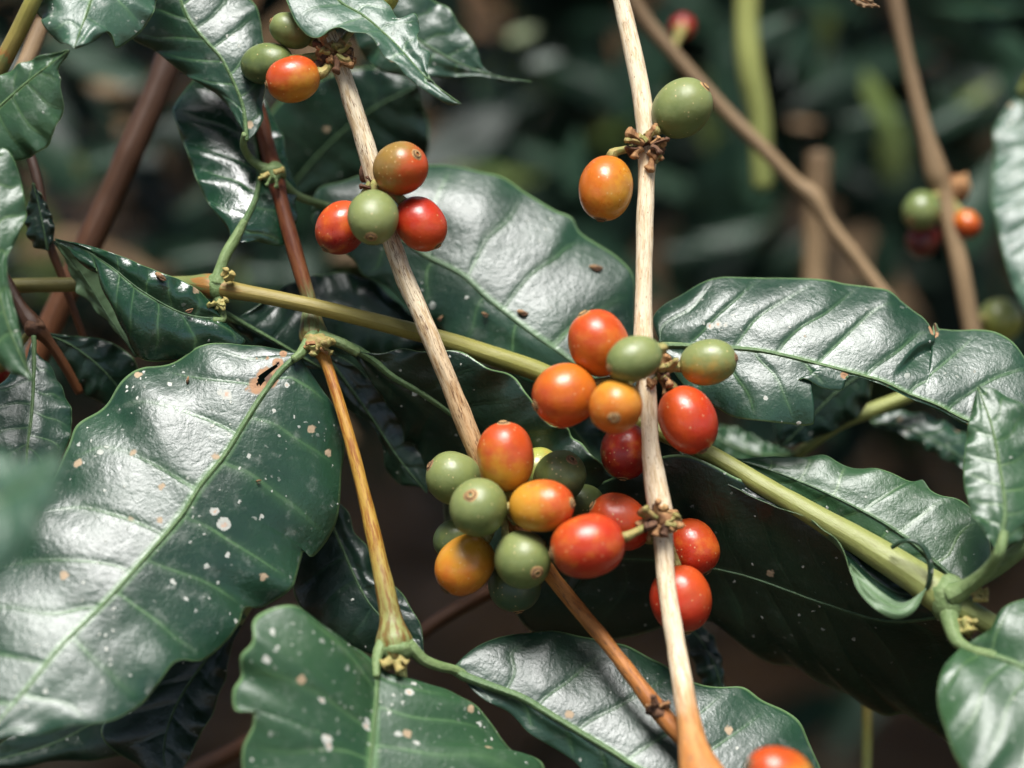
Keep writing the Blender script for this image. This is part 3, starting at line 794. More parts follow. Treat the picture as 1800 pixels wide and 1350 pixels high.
lump('node', b2, 1164, 912, -21, 30, 22, 24, MAT['bract'], 19, .3)
node_bits(b2, 1162, 915, -24, 20, 17, [MAT['bract'], MAT['bract_green'], MAT['bract'], MAT['bract_dark']], 20, (6, 22), (4, 8.5), ang=[150, 175, 195, 215, 10, -30, -60, 130, 240])

for (nx, ny, nd_, sd_) in ((1138, 258, -7, 1), (588, 95, -5, 2), (1164, 914, -22, 3), (1150, 655, -16, 4)):
    rg_ = random.Random(sd_)
    for q in range(9):
        an_ = rg_.uniform(0, 6.28); rr_ = rg_.uniform(12, 27); sz = rg_.uniform(4, 9)
        lump('bract_scale', b1 if sd_ == 2 else b2, nx + math.cos(an_) * rr_ * 1.15, ny + math.sin(an_) * rr_ * 0.8, nd_ - rg_.uniform(0, 2.2), sz, sz * rg_.uniform(.6, 1.2), sz, MAT[rg_.choice(['bract', 'bract', 'bract_dark', 'bract_green', 'navel'])], 400 + q + sd_ * 20, .6)

# --- the olive green stem running from side to side
b3 = thing('coffee_branch', P(20, 500, 16), 'long olive green stem with leaf pairs passing behind the cherries', 'branch')
tube('stem', [(-40, 508, 18, 13), (30, 502, 16, 13), (130, 500, 14, 13), (250, 498, 12, 13), (330, 499, 9, 14), (372, 503, 6, 22), (392, 507, 5, 17), (430, 514, 3, 14.5), (540, 536, 0, 14), (640, 560, 2, 14.5),
              (760, 592, 6, 16), (860, 624, 8, 18), (950, 655, 8, 18), (1060, 705, 7, 17), (1160, 758, 4, 16), (1250, 800, 0, 16), (1340, 853, -5, 17), (1430, 905, -10, 20), (1520, 958, -14, 25),
              (1600, 1008, -18, 29), (1660, 1050, -21, 34), (1690, 1068, -23, 24), (1745, 1100, -24, 20), (1840, 1160, -24, 18)],
     MAT['stem_green'], b3, seg=18, step=5, wob=0.03, seed=21)
lump('node', b3, 381, 503, 5, 19, 25, 19, MAT['petiole'], 31, .10)
node_bits(b3, 392, 490, 1, 9, 4, MAT['bud'], 32, (6, 14), (5, 8), ang=[20, 60, -10], name='bud')
node_bits(b3, 380, 528, 1, 8, 5, MAT['bud'], 33, (6, 15), (5, 8), ang=[-60, -100, -20, -130], name='bud')
lump('node', b3, 1668, 1052, -22, 38, 42, 34, MAT['petiole'], 34, .12)
node_bits(b3, 1708, 1048, -27, 10, 5, MAT['bud'], 35, (10, 20), (7, 11), ang=[20, 70, -20, 45], name='bud')
node_bits(b3, 1690, 1085, -27, 10, 4, MAT['bud'], 36, (10, 22), (7, 11), ang=[-70, -40, -110], name='bud')

# --- rusty stem with the two-way leaf nodes
b4 = thing('coffee_branch', P(455, 190, 22), 'rusty red-brown stem turning yellow, carrying the largest glossy leaf', 'branch')
tube('stem', [(430, 120, 30, 14), (455, 200, 24, 14), (470, 260, 20, 14), (482, 305, 16, 17), (492, 345, 14, 13.5), (512, 420, 11, 13.5), (532, 490, 9, 13), (545, 535, 8, 13), (548, 565, 6, 20), (552, 592, 5, 27),
              (562, 612, 3, 16), (574, 640, 1, 10.5), (592, 695, -2, 10), (610, 755, -5, 10.5), (630, 830, -8, 11.5), (648, 905, -11, 13), (664, 975, -14, 15), (678, 1040, -17, 17.5), (688, 1095, -19, 22), (693, 1130, -21, 33), (697, 1150, -22, 26), (704, 1175, -22, 12), (712, 1230, -20, 11), (725, 1300, -18, 11)],
     MAT['stem_rust'], b4, seg=18, step=4, wob=0.04, seed=41)
lump('node', b4, 480, 303, 14, 22, 20, 18, MAT['petiole'], 42, .2)
node_bits(b4, 478, 306, 10, 10, 5, [MAT['bud'], MAT['petiole']], 43, (8, 16), (4, 7), ang=[200, 240, 30, -40], name='bud')
lump('node', b4, 556, 604, 0, 24, 17, 18, MAT['bract_green'], 44, .3)
node_bits(b4, 560, 606, -2, 14, 8, [MAT['bud'], MAT['bract'], MAT['bract_green']], 45, (6, 16), (5, 8), ang=[210, 180, 240, -20, -60, 10, 0], name='bud')
lump('node', b4, 695, 1142, -22, 36, 22, 26, MAT['petiole'], 46, .15)
node_bits(b4, 694, 1156, -27, 14, 6, [MAT['bud'], MAT['bract_green']], 47, (8, 16), (6, 9), ang=[215, 240, -60, -30, -85], name='bud')

def petiole(parent, pts, mat='petiole', name='petiole', seed=2):
    return tube(name, pts, MAT[mat], parent, seg=12, step=3, wob=0.05, seed=seed)

# ----- leaves of the rusty stem
leaf(b4, [(528, 622, -1), (493, 652, -4), (463, 692, -7), (430, 743, -11), (393, 803, -15), (353, 852, -19), (320, 905, -22), (253, 983, -28), (200, 1043, -33), (157, 1087, -36), (110, 1133, -40), (50, 1207, -45), (-40, 1312, -52)],
     [(528, 620), (497, 612), (443, 604), (400, 600), (350, 606), (300, 632), (253, 640), (217, 663), (187, 697), (171, 712), (133, 745), (118, 785), (72, 868), (30, 930), (-20, 1000), (-80, 1090), (-95, 1180), (-40, 1312)],
     [(528, 622), (545, 645), (568, 680), (593, 717), (606, 750), (611, 785), (603, 835), (598, 885), (596, 910), (580, 950), (560, 970), (541, 964), (532, 985), (523, 1010), (513, 1033), (473, 1062), (436, 1066), (418, 1100), (400, 1127), (360, 1157), (310, 1164), (280, 1200), (247, 1237), (187, 1270), (123, 1277), (60, 1291), (0, 1299), (-40, 1312)],
     lm('leaf_specked'), kl=(0.4, 0.40, 0.36, 0.33, 0.3), kr=(0.3, 0.35, 0.25, -0.1, -0.3), veins=9, slant=(0.17, 0.03), quilt=0.7, ripple=1.2, ripn=7, rib=(6.5, 2.8), ribmat=MAT['rib'], seed=51, res=(190, 30), camber=0.05,
     holes=[[(446, 682), (452, 664), (468, 652), (484, 640), (494, 632), (490, 645), (472, 662), (462, 676)]],
     burns=[(470, 665, 24, 1.0), (450, 680, 20, .8), (488, 640, 14, .9), (498, 622, 9, .9), (470, 630, 7, .6), (452, 631, 6, .5), (434, 686, 8, .6), (391, 922, 17, .0)], pales=[(391, 922, 16), (397, 977, 8), (375, 900, 11), (400, 697, 13), (388, 692, 8), (503, 678, 7), (480, 724, 6), (437, 803, 6), (458, 910, 7), (303, 1024, 7), (325, 1055, 6)], label='largest glossy leaf, pale with dust and pitted with tan spots')
petiole(b4, [(552, 590, 3, 15), (540, 606, 0, 11), (528, 622, -3, 8.5), (515, 632, -4, 7)])
leaf(b4, [(575, 362, 32), (650, 395, 29), (700, 420, 27), (747, 450, 25), (813, 485, 22), (853, 522, 20), (897, 557, 18), (940, 590, 16), (983, 620, 15), (1030, 655, 14), (1120, 715, 13)],
     [(575, 360), (546, 352), (556, 330), (600, 315), (640, 299), (700, 285), (757, 282), (787, 283), (840, 297), (890, 308), (927, 333), (977, 367), (1007, 380), (1018, 398), (1047, 417), (1087, 447), (1113, 480), (1118, 517), (1117, 555), (1121, 610), (1128, 660), (1120, 715)],
     [(575, 364), (548, 380), (560, 405), (600, 440), (623, 458), (637, 483), (663, 495), (687, 510), (712, 535), (760, 565), (810, 605), (880, 645), (960, 685), (1050, 712), (1120, 715)],
     lm('leaf'), kl=(0.4, 0.5, 0.48, 0.4), kr=(0.1, 0.12, 0.12, 0.1), veins=7, slant=0.06, quilt=0.65, ripple=0.8, rib=(6, 2.6), ribmat=MAT['rib_dark'], seed=52, res=(140, 28), big=1.3)
petiole(b4, [(482, 303, 14, 12), (500, 325, 17, 9), (520, 343, 22, 8), (548, 354, 27, 7.5), (580, 364, 32, 7)])
leaf(b4, [(434, 247, 4), (427, 187, 6), (410, 143, 7), (387, 100, 8), (360, 70, 9), (330, 30, 10), (300, -60, 12)],
     [(434, 247), (400, 187), (367, 157), (317, 127), (283, 97), (233, 67), (215, 20), (235, -30), (300, -60)],
     [(434, 247), (450, 234), (463, 207), (462, 187), (467, 143), (463, 67), (450, 10), (400, -40), (300, -60)],
     lm('leaf_specked'), kl=(0.3, 0.4, 0.3), kr=(0.2, 0.3, 0.5), veins=7, rib=(4, 2.6), ribmat=MAT['rib'], seed=53, ripple=0.8)
petiole(b4, [(478, 300, 14, 11), (455, 291, 13, 8), (437, 275, 12, 7), (428, 255, 7, 6.5), (430, 235, 4, 5.5)])
leaf(b4, [(600, 602, 3), (653, 632, 5), (687, 660, 6), (733, 687, 7), (780, 718, 8), (815, 746, 9), (870, 805, 11), (930, 885, 13), (980, 965, 14), (1000, 1052, 14)],
     [(600, 600), (657, 622), (700, 616), (743, 616), (813, 623), (860, 647), (893, 663), (927, 697), (945, 722), (970, 750), (993, 757), (1000, 777), (1020, 787), (1047, 803), (1063, 827), (1080, 850), (1083, 880), (1060, 960), (1000, 1052)],
     [(600, 604), (633, 640), (650, 670), (670, 697), (687, 727), (707, 757), (711, 790), (733, 827), (750, 867), (773, 887), (777, 925), (800, 970), (850, 1012), (920, 1052), (1000, 1052)],
     lm('leaf_shaded'), kl=(-0.2, -0.45, -0.5, -0.3), kr=(0.35, 0.7, 0.7, 0.3), veins=8, slant=0.05, quilt=0.9, ripple=1.6, ripn=7, rib=(9, 3), ribmat=MAT['rib'], seed=54, res=(130, 24))
petiole(b4, [(560, 590, 3, 14), (580, 596, 3, 11), (602, 604, 3, 9.5), (630, 620, 4, 8.5)])
leaf(b4, [(560, 610, 12), (600, 662, 14), (650, 730, 16), (700, 805, 18), (750, 866, 18)],
     [(560, 610), (620, 640), (670, 690), (720, 770), (755, 830), (750, 866)],
     [(560, 612), (575, 670), (600, 710), (637, 733), (663, 760), (673, 797), (680, 830), (700, 850), (737, 859), (750, 866)],
     lm('leaf_shaded'), kl=0.1, kr=(0.3, 0.6, 0.5), veins=7, ripple=0.5, rib=(5, 2), ribmat=MAT['rib_dark'], seed=55)
leaf(b4, [(663, 1168, -26), (661, 1230, -33), (656, 1290, -38), (650, 1360, -43), (640, 1500, -52)],
     [(663, 1168), (640, 1145), (600, 1112), (567, 1086), (520, 1064), (487, 1066), (452, 1087), (443, 1130), (425, 1153), (428, 1190), (413, 1212), (415, 1236), (443, 1245), (446, 1273), (430, 1313), (428, 1350), (440, 1420), (540, 1480), (640, 1500)],
     [(664, 1172), (680, 1184), (727, 1190), (780, 1203), (813, 1223), (860, 1260), (887, 1293), (913, 1323), (953, 1337), (960, 1355), (940, 1430), (800, 1485), (640, 1500)],
     lm('leaf_flecked'), kl=(0.0, -0.25, -0.2, 0.0), kr=(0.5, 0.45, 0.3, 0.2), veins=6, pales=[(717, 1220, 10), (643, 1277, 9), (640, 1268, 8), (695, 1293, 8), (730, 1310, 8), (467, 1160, 10), (477, 1110, 7), (570, 1302, 12), (574, 1314, 10), (560, 1232, 6), (726, 1204, 6), (800, 1206, 8), (846, 1270, 7), (690, 1240, 5)], rib=(7, 3.6), ribmat=MAT['rib'], seed=56, res=(120, 22), quilt=0.9)
petiole(b4, [(685, 1120, -21, 16), (668, 1140, -24, 11), (662, 1162, -27, 9), (661, 1190, -30, 7)])
leaf(b4, [(797, 1175, -16), (813, 1187, -16), (867, 1208, -17), (920, 1228, -18), (973, 1260, -20), (1030, 1294, -22), (1080, 1324, -24), (1120, 1350, -26), (1250, 1425, -30), (1400, 1475, -34)],
     [(797, 1172), (827, 1143), (863, 1123), (900, 1113), (947, 1108), (993, 1110), (1037, 1117), (1073, 1127), (1100, 1133), (1147, 1153), (1172, 1165), (1200, 1188), (1230, 1203), (1267, 1208), (1310, 1207), (1343, 1227), (1380, 1247), (1407, 1270), (1424, 1300), (1450, 1347), (1470, 1420), (1400, 1475)],
     [(797, 1178), (813, 1192), (830, 1213), (857, 1233), (893, 1253), (908, 1266), (930, 1287), (963, 1310), (1000, 1333), (1023, 1350), (1100, 1420), (1250, 1490), (1400, 1475)],
     lm('leaf'), kl=(0.5, 0.55, 0.5, 0.5), kr=(0.1, 0.1, 0.1, 0.0), veins=8, slant=0.07, quilt=0.8, ripple=0.9, rib=(9, 4), ribmat=MAT['rib'], seed=57, res=(130, 24))
petiole(b4, [(702, 1120, -21, 16), (723, 1138, -22, 12), (742, 1158, -21, 10.5), (768, 1170, -19, 9.5), (800, 1178, -16, 9), (830, 1193, -14, 8)])
leaf(b4, [(560, 860, 14), (600, 960, 12), (650, 1062, 8), (700, 1110, 6), (745, 1147, 4)],
     [(560, 858), (612, 900), (622, 935), (645, 960), (660, 1010), (693, 1030), (707, 1043), (723, 1070), (740, 1100), (745, 1147)],
     [(560, 862), (520, 950), (518, 1050), (580, 1112), (660, 1152), (745, 1147)],
     lm('leaf_shaded'), kl=0.1, kr=0.2, veins=7, ripple=0.4, rib=(4, 2), ribmat=MAT['rib_dark'], seed=58)

# ----- leaves of the olive green stem
leaf(b3, [(412, 425, 8), (432, 385, 9), (450, 345, 12), (455, 290, 18), (440, 210, 26), (400, 120, 34)],
     [(404, 416), (393, 393), (370, 363), (347, 320), (327, 263), (313, 227), (303, 187), (330, 150), (400, 120)],
     [(432, 425), (460, 424), (495, 432), (520, 400), (520, 330), (500, 250), (460, 170), (400, 120)],
     lm('leaf_clean'), kl=(0.3, 0.2, 0.05, 0.1), kr=(0.2, 0.5, 0.4), veins=7, rib=(8, 2.6), ribmat=MAT['rib'], seed=61)
petiole(b3, [(380, 500, 4, 14), (388, 470, 5, 10), (398, 445, 6, 10), (412, 422, 8, 10), (430, 388, 9, 7)])
leaf(b3, [(392, 562, 2), (325, 552, -1), (250, 512, -3), (190, 465, -2), (140, 435, 0), (96, 420, 3)],
     [(392, 558), (371, 532), (353, 513), (320, 493), (267, 473), (213, 450), (150, 430), (96, 420)],
     [(392, 566), (432, 600), (350, 632), (277, 637), (253, 633), (233, 620), (218, 590), (204, 555), (200, 530), (206, 508), (187, 490), (147, 468), (131, 446), (96, 420)],
     lm('leaf_clean'), kl=(0.1, -0.1, 0.0), kr=(0.2, 0.15, 0.0), veins=7, rib=(3, 1.5), ribmat=MAT['rib_dark'], seed=62, camber=0.10, ra={6: .62, 9: .8})
leaf(b3, [(240, 627, 6), (190, 555, 9), (140, 475, 9), (96, 424, 7)],
     [(240, 625), (225, 540), (190, 480), (140, 440), (96, 424)],
     [(240, 629), (217, 600), (173, 552), (140, 512), (122, 472), (108, 440), (96, 424)],
     lm('leaf_shaded'), kl=-0.4, kr=0.6, veins=6, rib=(2, 1), ribmat=MAT['rib_dark'], seed=63, res=(60, 12), under=True)
petiole(b3, [(380, 510, 5, 11), (386, 535, 4, 8), (392, 562, 2, 6), (375, 562, 1, 5)])
leaf(b3, [(384, 545, 9), (437, 574, 12), (473, 594, 14), (515, 618, 16), (570, 650, 18)],
     [(384, 543), (420, 555), (460, 533), (500, 522), (545, 540), (570, 590), (570, 650)],
     [(384, 547), (410, 575), (450, 605), (500, 640), (570, 650)],
     lm('leaf_shaded'), kl=0.5, kr=0.2, veins=6, rib=(7, 3), ribmat=MAT['rib'], seed=64, res=(70, 16))
petiole(b3, [(382, 512, 5, 10), (383, 535, 8, 7), (395, 553, 10, 6.5), (425, 568, 12, 6)])
leaf(b3, [(470, 575, 30), (560, 545, 31), (650, 555, 32), (770, 605, 33)],
     [(470, 573), (493, 507), (547, 486), (600, 479), (650, 492), (718, 548), (770, 605)],
     [(470, 577), (520, 600), (620, 625), (700, 630), (770, 605)],
     lm('leaf_shaded'), kl=0.3, kr=0.1, veins=6, rib=(4, 2), ribmat=MAT['rib_dark'], seed=65, res=(80, 16))
# spotted blade that lies over the branch behind the cherries, bitten on its lower margin
leaf(b3, [(1160, 607, 4), (1215, 608, 2), (1290, 612, 0), (1333, 616, -1), (1383, 626, -2), (1440, 640, -3), (1490, 653, -4), (1550, 670, -5), (1600, 693, -6), (1650, 713, -7), (1703, 740, -8), (1815, 765, -10)],
     [(1160, 604), (1148, 560), (1167, 531), (1200, 512), (1250, 490), (1300, 484), (1360, 482), (1407, 487), (1467, 493), (1517, 497), (1553, 507), (1583, 523), (1622, 552), (1645, 588), (1641, 568), (1656, 566), (1700, 571), (1747, 578), (1775, 595), (1803, 630), (1835, 700), (1815, 765)],
     [(1160, 610), (1175, 640), (1215, 690), (1257, 714), (1287, 731), (1333, 741), (1387, 744), (1431, 744), (1427, 723), (1410, 710), (1393, 697), (1397, 681), (1413, 668), (1447, 683), (1484, 684), (1486, 664), (1505, 663), (1550, 677), (1600, 701), (1650, 722), (1703, 748), (1815, 765)],
     lm('leaf'), kl=(0.5, 0.6, 0.62, 0.6, 0.5), kr=(-0.2, -0.25, -0.1, -0.2), veins=9, slant=(0.17, 0.1), quilt=1.15, ripple=0.9, rib=(6, 3), ribmat=MAT['rib'], seed=66, res=(210, 30),
     ra={3: .17, 5: .28, 7: .39, 10: .42, 13: .47, 15: .505, 17: .57}, la={5: .2, 8: .38, 12: .66, 13: .705, 14: .712, 15: .73, 17: .83}, burns=[(1643, 578, 14, 1.0), (1484, 660, 10, .9), (1560, 676, 8, .5), (1700, 746, 6, .5)], step=(0, .60, 3.2), pales=[(1248, 576, 8), (1262, 574, 9), (1276, 575, 6), (1325, 540, 4), (1288, 558, 4), (1405, 742, 5), (1345, 702, 6)], label='broad glossy leaf bitten away along its lower margin')
petiole(b3, [(1075, 712, 7, 12), (1100, 670, 8, 9), (1125, 630, 7, 8), (1150, 610, 5, 7.5), (1200, 608, 3, 6.5)])
# long leaf in deep shade, that shade painted into its colour
leaf(b3, [(1660, 1085, -14), (1560, 1092, -4), (1450, 1062, 2), (1300, 1010, 6), (1150, 985, 10), (1000, 985, 12), (860, 1005, 14)],
     [(1655, 1060), (1600, 1025), (1560, 1005), (1480, 955), (1400, 905), (1300, 845), (1200, 800), (1100, 830), (980, 900), (860, 1005)],
     [(1665, 1090), (1720, 1150), (1735, 1250), (1684, 1313), (1633, 1293), (1600, 1274), (1588, 1265), (1560, 1268), (1517, 1250), (1490, 1228), (1430, 1203), (1393, 1183), (1360, 1177), (1310, 1147), (1273, 1117), (1243, 1100), (1180, 1105), (1100, 1125), (1000, 1135), (935, 1112), (900, 1070), (860, 1005)],
     lm('leaf_shaded'), kl=(-0.5, -0.5, -0.4, -0.3), kr=(0.4, 0.5, 0.5, 0.4), veins=9, rib=(4, 2), ribmat=MAT['rib_dark'], seed=67, res=(130, 24), ripple=0.8, quilt=0.5, label='long blackish leaf, deep shade painted into its colour')
leaf(b3, [(1195, 795, 0), (1330, 866, -5), (1430, 926, -10), (1490, 975, -13), (1540, 1020, -15), (1590, 1045, -17), (1628, 1030, -20)],
     [(1195, 793), (1340, 856), (1450, 920), (1530, 972), (1600, 1015), (1628, 1030)],
     [(1195, 797), (1290, 858), (1380, 896), (1433, 918), (1463, 942), (1485, 968), (1496, 1005), (1517, 1050), (1543, 1073), (1573, 1086), (1600, 1079), (1618, 1057), (1628, 1030)],
     lm('leaf_shaded'), kl=0.3, kr=(-0.6, -0.9, -1.0, -0.6), veins=8, rib=(2, 1), ribmat=MAT['rib_dark'], seed=68, ripple=0.4, res=(90, 16))
leaf(b3, [(1494, 995, -22), (1520, 1036, -26), (1550, 1060, -28), (1585, 1070, -28), (1628, 1034, -25)],
     [(1494, 993), (1520, 1016), (1552, 1042), (1585, 1059), (1628, 1032)],
     [(1494, 997), (1506, 1035), (1543, 1074), (1578, 1088), (1608, 1074), (1628, 1036)],
     [UND, UND], kl=0.8, kr=-0.4, veins=4, rib=(1, .6), ribmat=MAT['under'], seed=69, ripple=0.0, quilt=0.0, res=(50, 10), label='pale curled margin of the shaded leaf')
tube('leaf_margin', [(1568, 962, -22, 4), (1592, 950, -25, 4), (1618, 957, -26, 5), (1634, 985, -26, 6), (1634, 1020, -25, 5), (1622, 1050, -22, 3.5)], MAT['leaf_shaded'], b3, seg=8, step=3)
leaf(b3, [(1690, 1030, -13), (1640, 985, -10), (1570, 930, -7), (1480, 880, -3), (1390, 840, 1), (1290, 806, 4)],
     [(1695, 1028), (1745, 985), (1720, 905), (1693, 880), (1657, 873), (1637, 860), (1622, 838), (1597, 844), (1567, 833), (1533, 823), (1477, 813), (1447, 797), (1400, 803), (1340, 801), (1290, 806)],
     [(1688, 1034), (1600, 1012), (1500, 955), (1400, 895), (1330, 845), (1290, 806)],
     lm('leaf_young'), kl=(0.2, 0.35, 0.35, 0.3), kr=0.3, veins=7, rib=(5, 2), ribmat=MAT['rib_dark'], seed=70, quilt=0.7)
leaf(b3, [(1756, 970, -40), (1767, 900, -37), (1757, 820, -31), (1742, 745, -26), (1718, 678, -20)],
     [(1754, 970), (1734, 941), (1710, 907), (1702, 883), (1694, 843), (1697, 783), (1706, 725), (1718, 678)],
     [(1760, 968), (1800, 945), (1836, 880), (1838, 800), (1805, 722), (1762, 690), (1718, 678)],
     lm('leaf_young'), kl=(0.0, 0.05, 0.1), kr=(0.3, 0.4, 0.3), veins=7, rib=(6, 2.5), ribmat=MAT['rib'], seed=71)
petiole(b3, [(1672, 1046, -25, 22), (1702, 1030, -28, 15), (1735, 1003, -34, 12), (1756, 972, -40, 11), (1766, 935, -39, 8)])
petiole(b3, [(1700, 1032, -24, 12), (1750, 1000, -26, 14), (1800, 962, -30, 15), (1860, 925, -34, 14)])
leaf(b3, [(1692, 1138, -32), (1750, 1154, -38), (1800, 1174, -42), (1880, 1232, -48), (1930, 1335, -52)],
     [(1692, 1135), (1723, 1113), (1740, 1097), (1762, 1070), (1800, 1050), (1870, 1050), (1935, 1130), (1930, 1335)],
     [(1692, 1142), (1664, 1160), (1648, 1208), (1652, 1247), (1667, 1293), (1690, 1345), (1740, 1410), (1830, 1430), (1930, 1335)],
     lm('leaf_young'), kl=(0.2, 0.5, 0.5), kr=(-0.3, -0.45, -0.4), veins=6, rib=(9, 4), ribmat=MAT['rib'], seed=72)
petiole(b3, [(1668, 1070, -24, 20), (1672, 1100, -27, 15), (1683, 1127, -30, 12), (1706, 1142, -33, 11), (1750, 1154, -38, 9)])
leaf(b3, [(955, 700, 24), (1020, 770, 24), (1085, 885, 22)],
     [(955, 698), (1030, 733), (1080, 780), (1097, 850), (1085, 885)],
     [(955, 702), (980, 770), (1030, 830), (1085, 885)],
     lm('leaf_young'), kl=0.8, kr=0.4, veins=5, rib=(3, 2), ribmat=MAT['rib'], seed=73, res=(50, 12))

# ----- shoots that come in from outside the view
def shoot_thing(pts, mat, label, seed=3, **kw):
    t = thing('coffee_branch', P(*pts[0][:3]), label, 'branch')
    tube('stem', pts, MAT[mat], t, seed=seed, **kw)
    return t
s1 = shoot_thing([(-40, 190, -8, 16), (0, 118, -10, 16), (30, 60, -12, 15), (70, -20, -14, 14), (160, -140, -4, 14), (210, -190, 2, 10)], 'stem_green', 'short green shoot holding up the dust-whitened leaf', 81)
leaf(s1, [(200, -185, 2), (180, -80, -6), (160, 0, -13), (130, 85, -20)],
     [(200, -185), (110, -125), (60, -50), (50, 0), (70, 27), (78, 47), (97, 67), (130, 85)],
     [(200, -185), (275, -130), (292, -50), (277, 0), (270, 22), (253, 50), (233, 67), (210, 79), (191, 57), (167, 70), (150, 81), (130, 85)],
     lm('leaf_dusty'), kl=0.25, kr=0.25, veins=6, rib=(4, 2), ribmat=MAT['rib'], seed=82, ripple=1.6)
tube('twig', [(75, 40, 30, 14), (50, 100, 24, 15), (20, 170, 20, 15)], MAT['stem_tan'], s1, seed=84)
s2 = shoot_thing([(-140, 300, -10, 12), (-95, 255, -14, 10), (-60, 262, -16, 9), (-15, 272, -24, 8)], 'stem_green', 'leafy shoot with two pale-rimmed leaves beside the thin brown twig', 83)
leaf(s2, [(-92, 252, -14), (-20, 203, -16), (50, 142, -18), (122, 88, -20)],
     [(-92, 250), (-60, 180), (0, 133), (33, 113), (77, 97), (122, 88)],
     [(-92, 254), (-40, 290), (0, 288), (50, 276), (77, 260), (93, 233), (107, 187), (103, 150), (97, 127), (122, 88)],
     lm('leaf_young'), kl=0.3, kr=(0.1, -0.1, -0.1), veins=7, rib=(5, 2), ribmat=MAT['rib'], seed=85)
leaf(s2, [(-20, 272, -24), (-14, 380, -28), (-8, 480, -31), (18, 582, -33), (58, 671, -34)],
     [(-20, 270), (8, 262), (28, 288), (43, 350), (46, 378), (33, 410), (15, 445), (13, 483), (23, 533), (35, 575), (43, 615), (58, 671)],
     [(-22, 274), (-70, 330), (-80, 450), (-50, 560), (0, 640), (58, 671)],
     lm('leaf_young'), kl=(0.3, 0.2, 0.3), kr=0.3, veins=7, rib=(4, 2), ribmat=MAT['rib'], seed=86)
s3 = shoot_thing([(45, 250, 20, 8), (62, 300, 18, 9), (75, 360, 16, 8), (88, 430, 16, 8), (110, 490, 18, 7), (135, 560, 20, 6.5), (150, 600, 22, 6)], 'stem_brown', 'thin brown twig hanging in front of the thick dark stem', 87)
leaf(s3, [(84, 440, 14), (78, 410, 13), (70, 370, 13), (58, 320, 12)], [(84, 440), (96, 415), (88, 370), (58, 320)], [(84, 440), (60, 435), (45, 390), (58, 320)], lm('leaf_shaded'), veins=5, rib=(3, 1.5), ribmat=MAT['rib_dark'], seed=88, res=(50, 10))
s4 = shoot_thing([(-30, 440, 14, 9), (10, 490, 12, 9), (35, 535, 10, 10), (60, 572, 8, 17), (85, 600, 10, 10), (115, 645, 14, 9), (140, 690, 18, 8)], 'stem_brown', 'dark brown twig with a forked node above the dull rough leaf', 89)
lump('node', s4, 60, 575, 7, 17, 15, 14, MAT['bract_dark'], 90, .35)
leaf(s4, [(60, 590, 6), (59, 667, 0), (55, 733, -5), (48, 790, -9), (45, 852, -13)],
     [(60, 588), (40, 636), (17, 657), (0, 674), (-35, 740), (-15, 820), (20, 850), (45, 852)],
     [(61, 590), (66, 618), (88, 640), (110, 680), (123, 713), (127, 748), (112, 795), (80, 835), (45, 852)],
     lm('leaf'), kl=(0.1, 0.1, 0.1), kr=(0.3, 0.4, 0.3), veins=7, rib=(5, 2.5), ribmat=MAT['rib'], seed=91)
leaf(s4, [(75, 585, 10), (130, 610, 14), (190, 660, 18), (240, 730, 22)], [(75, 583), (120, 590), (190, 600), (240, 640), (240, 730)], [(75, 587), (110, 650), (160, 700), (240, 730)], lm('leaf_shaded'), kl=0.2, kr=0.1, veins=6, rib=(3, 2), ribmat=MAT['rib_dark'], seed=92, res=(60, 12))
s5 = shoot_thing([(-190, 980, -140, 9), (-110, 920, -140, 8), (-75, 903, -140, 6)], 'stem_green', 'blurred leaf tip hanging well in front of the largest leaf', 93)
leaf(s5, [(-78, 902, -140), (0, 880, -142), (60, 842, -144), (112, 790, -144)],
     [(-78, 900), (-50, 810), (0, 792), (45, 808), (85, 796), (112, 790)],
     [(-78, 904), (-40, 1005), (20, 980), (60, 930), (95, 880), (112, 830), (112, 790)],
     lm('leaf_dusty'), kl=0.5, kr=-0.3, veins=6, rib=(4, 2), ribmat=MAT['rib'], seed=94, res=(60, 12))
s6 = shoot_thing([(470, -150, -2, 13), (540, -110, -4, 12), (570, -70, -6, 10), (600, -50, 12, 9), (640, -24, 34, 8)], 'stem_green', 'shoot above the cracked branch with two drip-tipped leaves', 95)
leaf(s6, [(562, -62, 4), (595, 0, -3), (640, 28, -7), (700, 82, -11), (750, 137, -15), (811, 183, -19)],
     [(562, -64), (640, -30), (683, 8), (703, 27), (730, 28), (738, 47), (733, 67), (740, 88), (756, 93), (752, 123), (764, 150), (787, 168), (811, 183)],
     [(560, -60), (500, -20), (510, 20), (530, 50), (560, 64), (600, 46), (635, 50), (673, 87), (723, 137), (780, 177), (811, 183)],
     lm('leaf_dusty'), kl=(0.4, 0.5, 0.3), kr=(0.0, -0.4, -0.3), veins=7, rib=(4, 2), ribmat=MAT['rib'], seed=96, quilt=0.6, res=(110, 20))
leaf(s6, [(640, -22, 30), (700, 42, 29), (770, 92, 28), (850, 128, 28), (935, 144, 28)],
     [(640, -24), (700, -30), (760, 0), (787, 13), (805, 40), (823, 60), (840, 90), (851, 119), (886, 138), (935, 144)],
     [(638, -20), (620, 40), (640, 100), (677, 127), (730, 132), (780, 136), (843, 134), (886, 143), (935, 144)],
     lm('leaf_specked'), kl=0.15, kr=0.0, veins=7, rib=(4, 2), ribmat=MAT['rib_dark'], seed=97)
leaf(s6, [(500, 345, 78), (570, 262, 70), (650, 195, 62), (735, 150, 56)],
     [(500, 343), (465, 270), (480, 190), (560, 140), (660, 118), (735, 150)],
     [(502, 347), (620, 345), (705, 322), (750, 272), (754, 230), (742, 190), (735, 150)],
     lm('leaf_shaded'), kl=0.1, kr=0.1, veins=7, rib=(4, 2), ribmat=MAT['rib_dark'], seed=98, res=(60, 12))
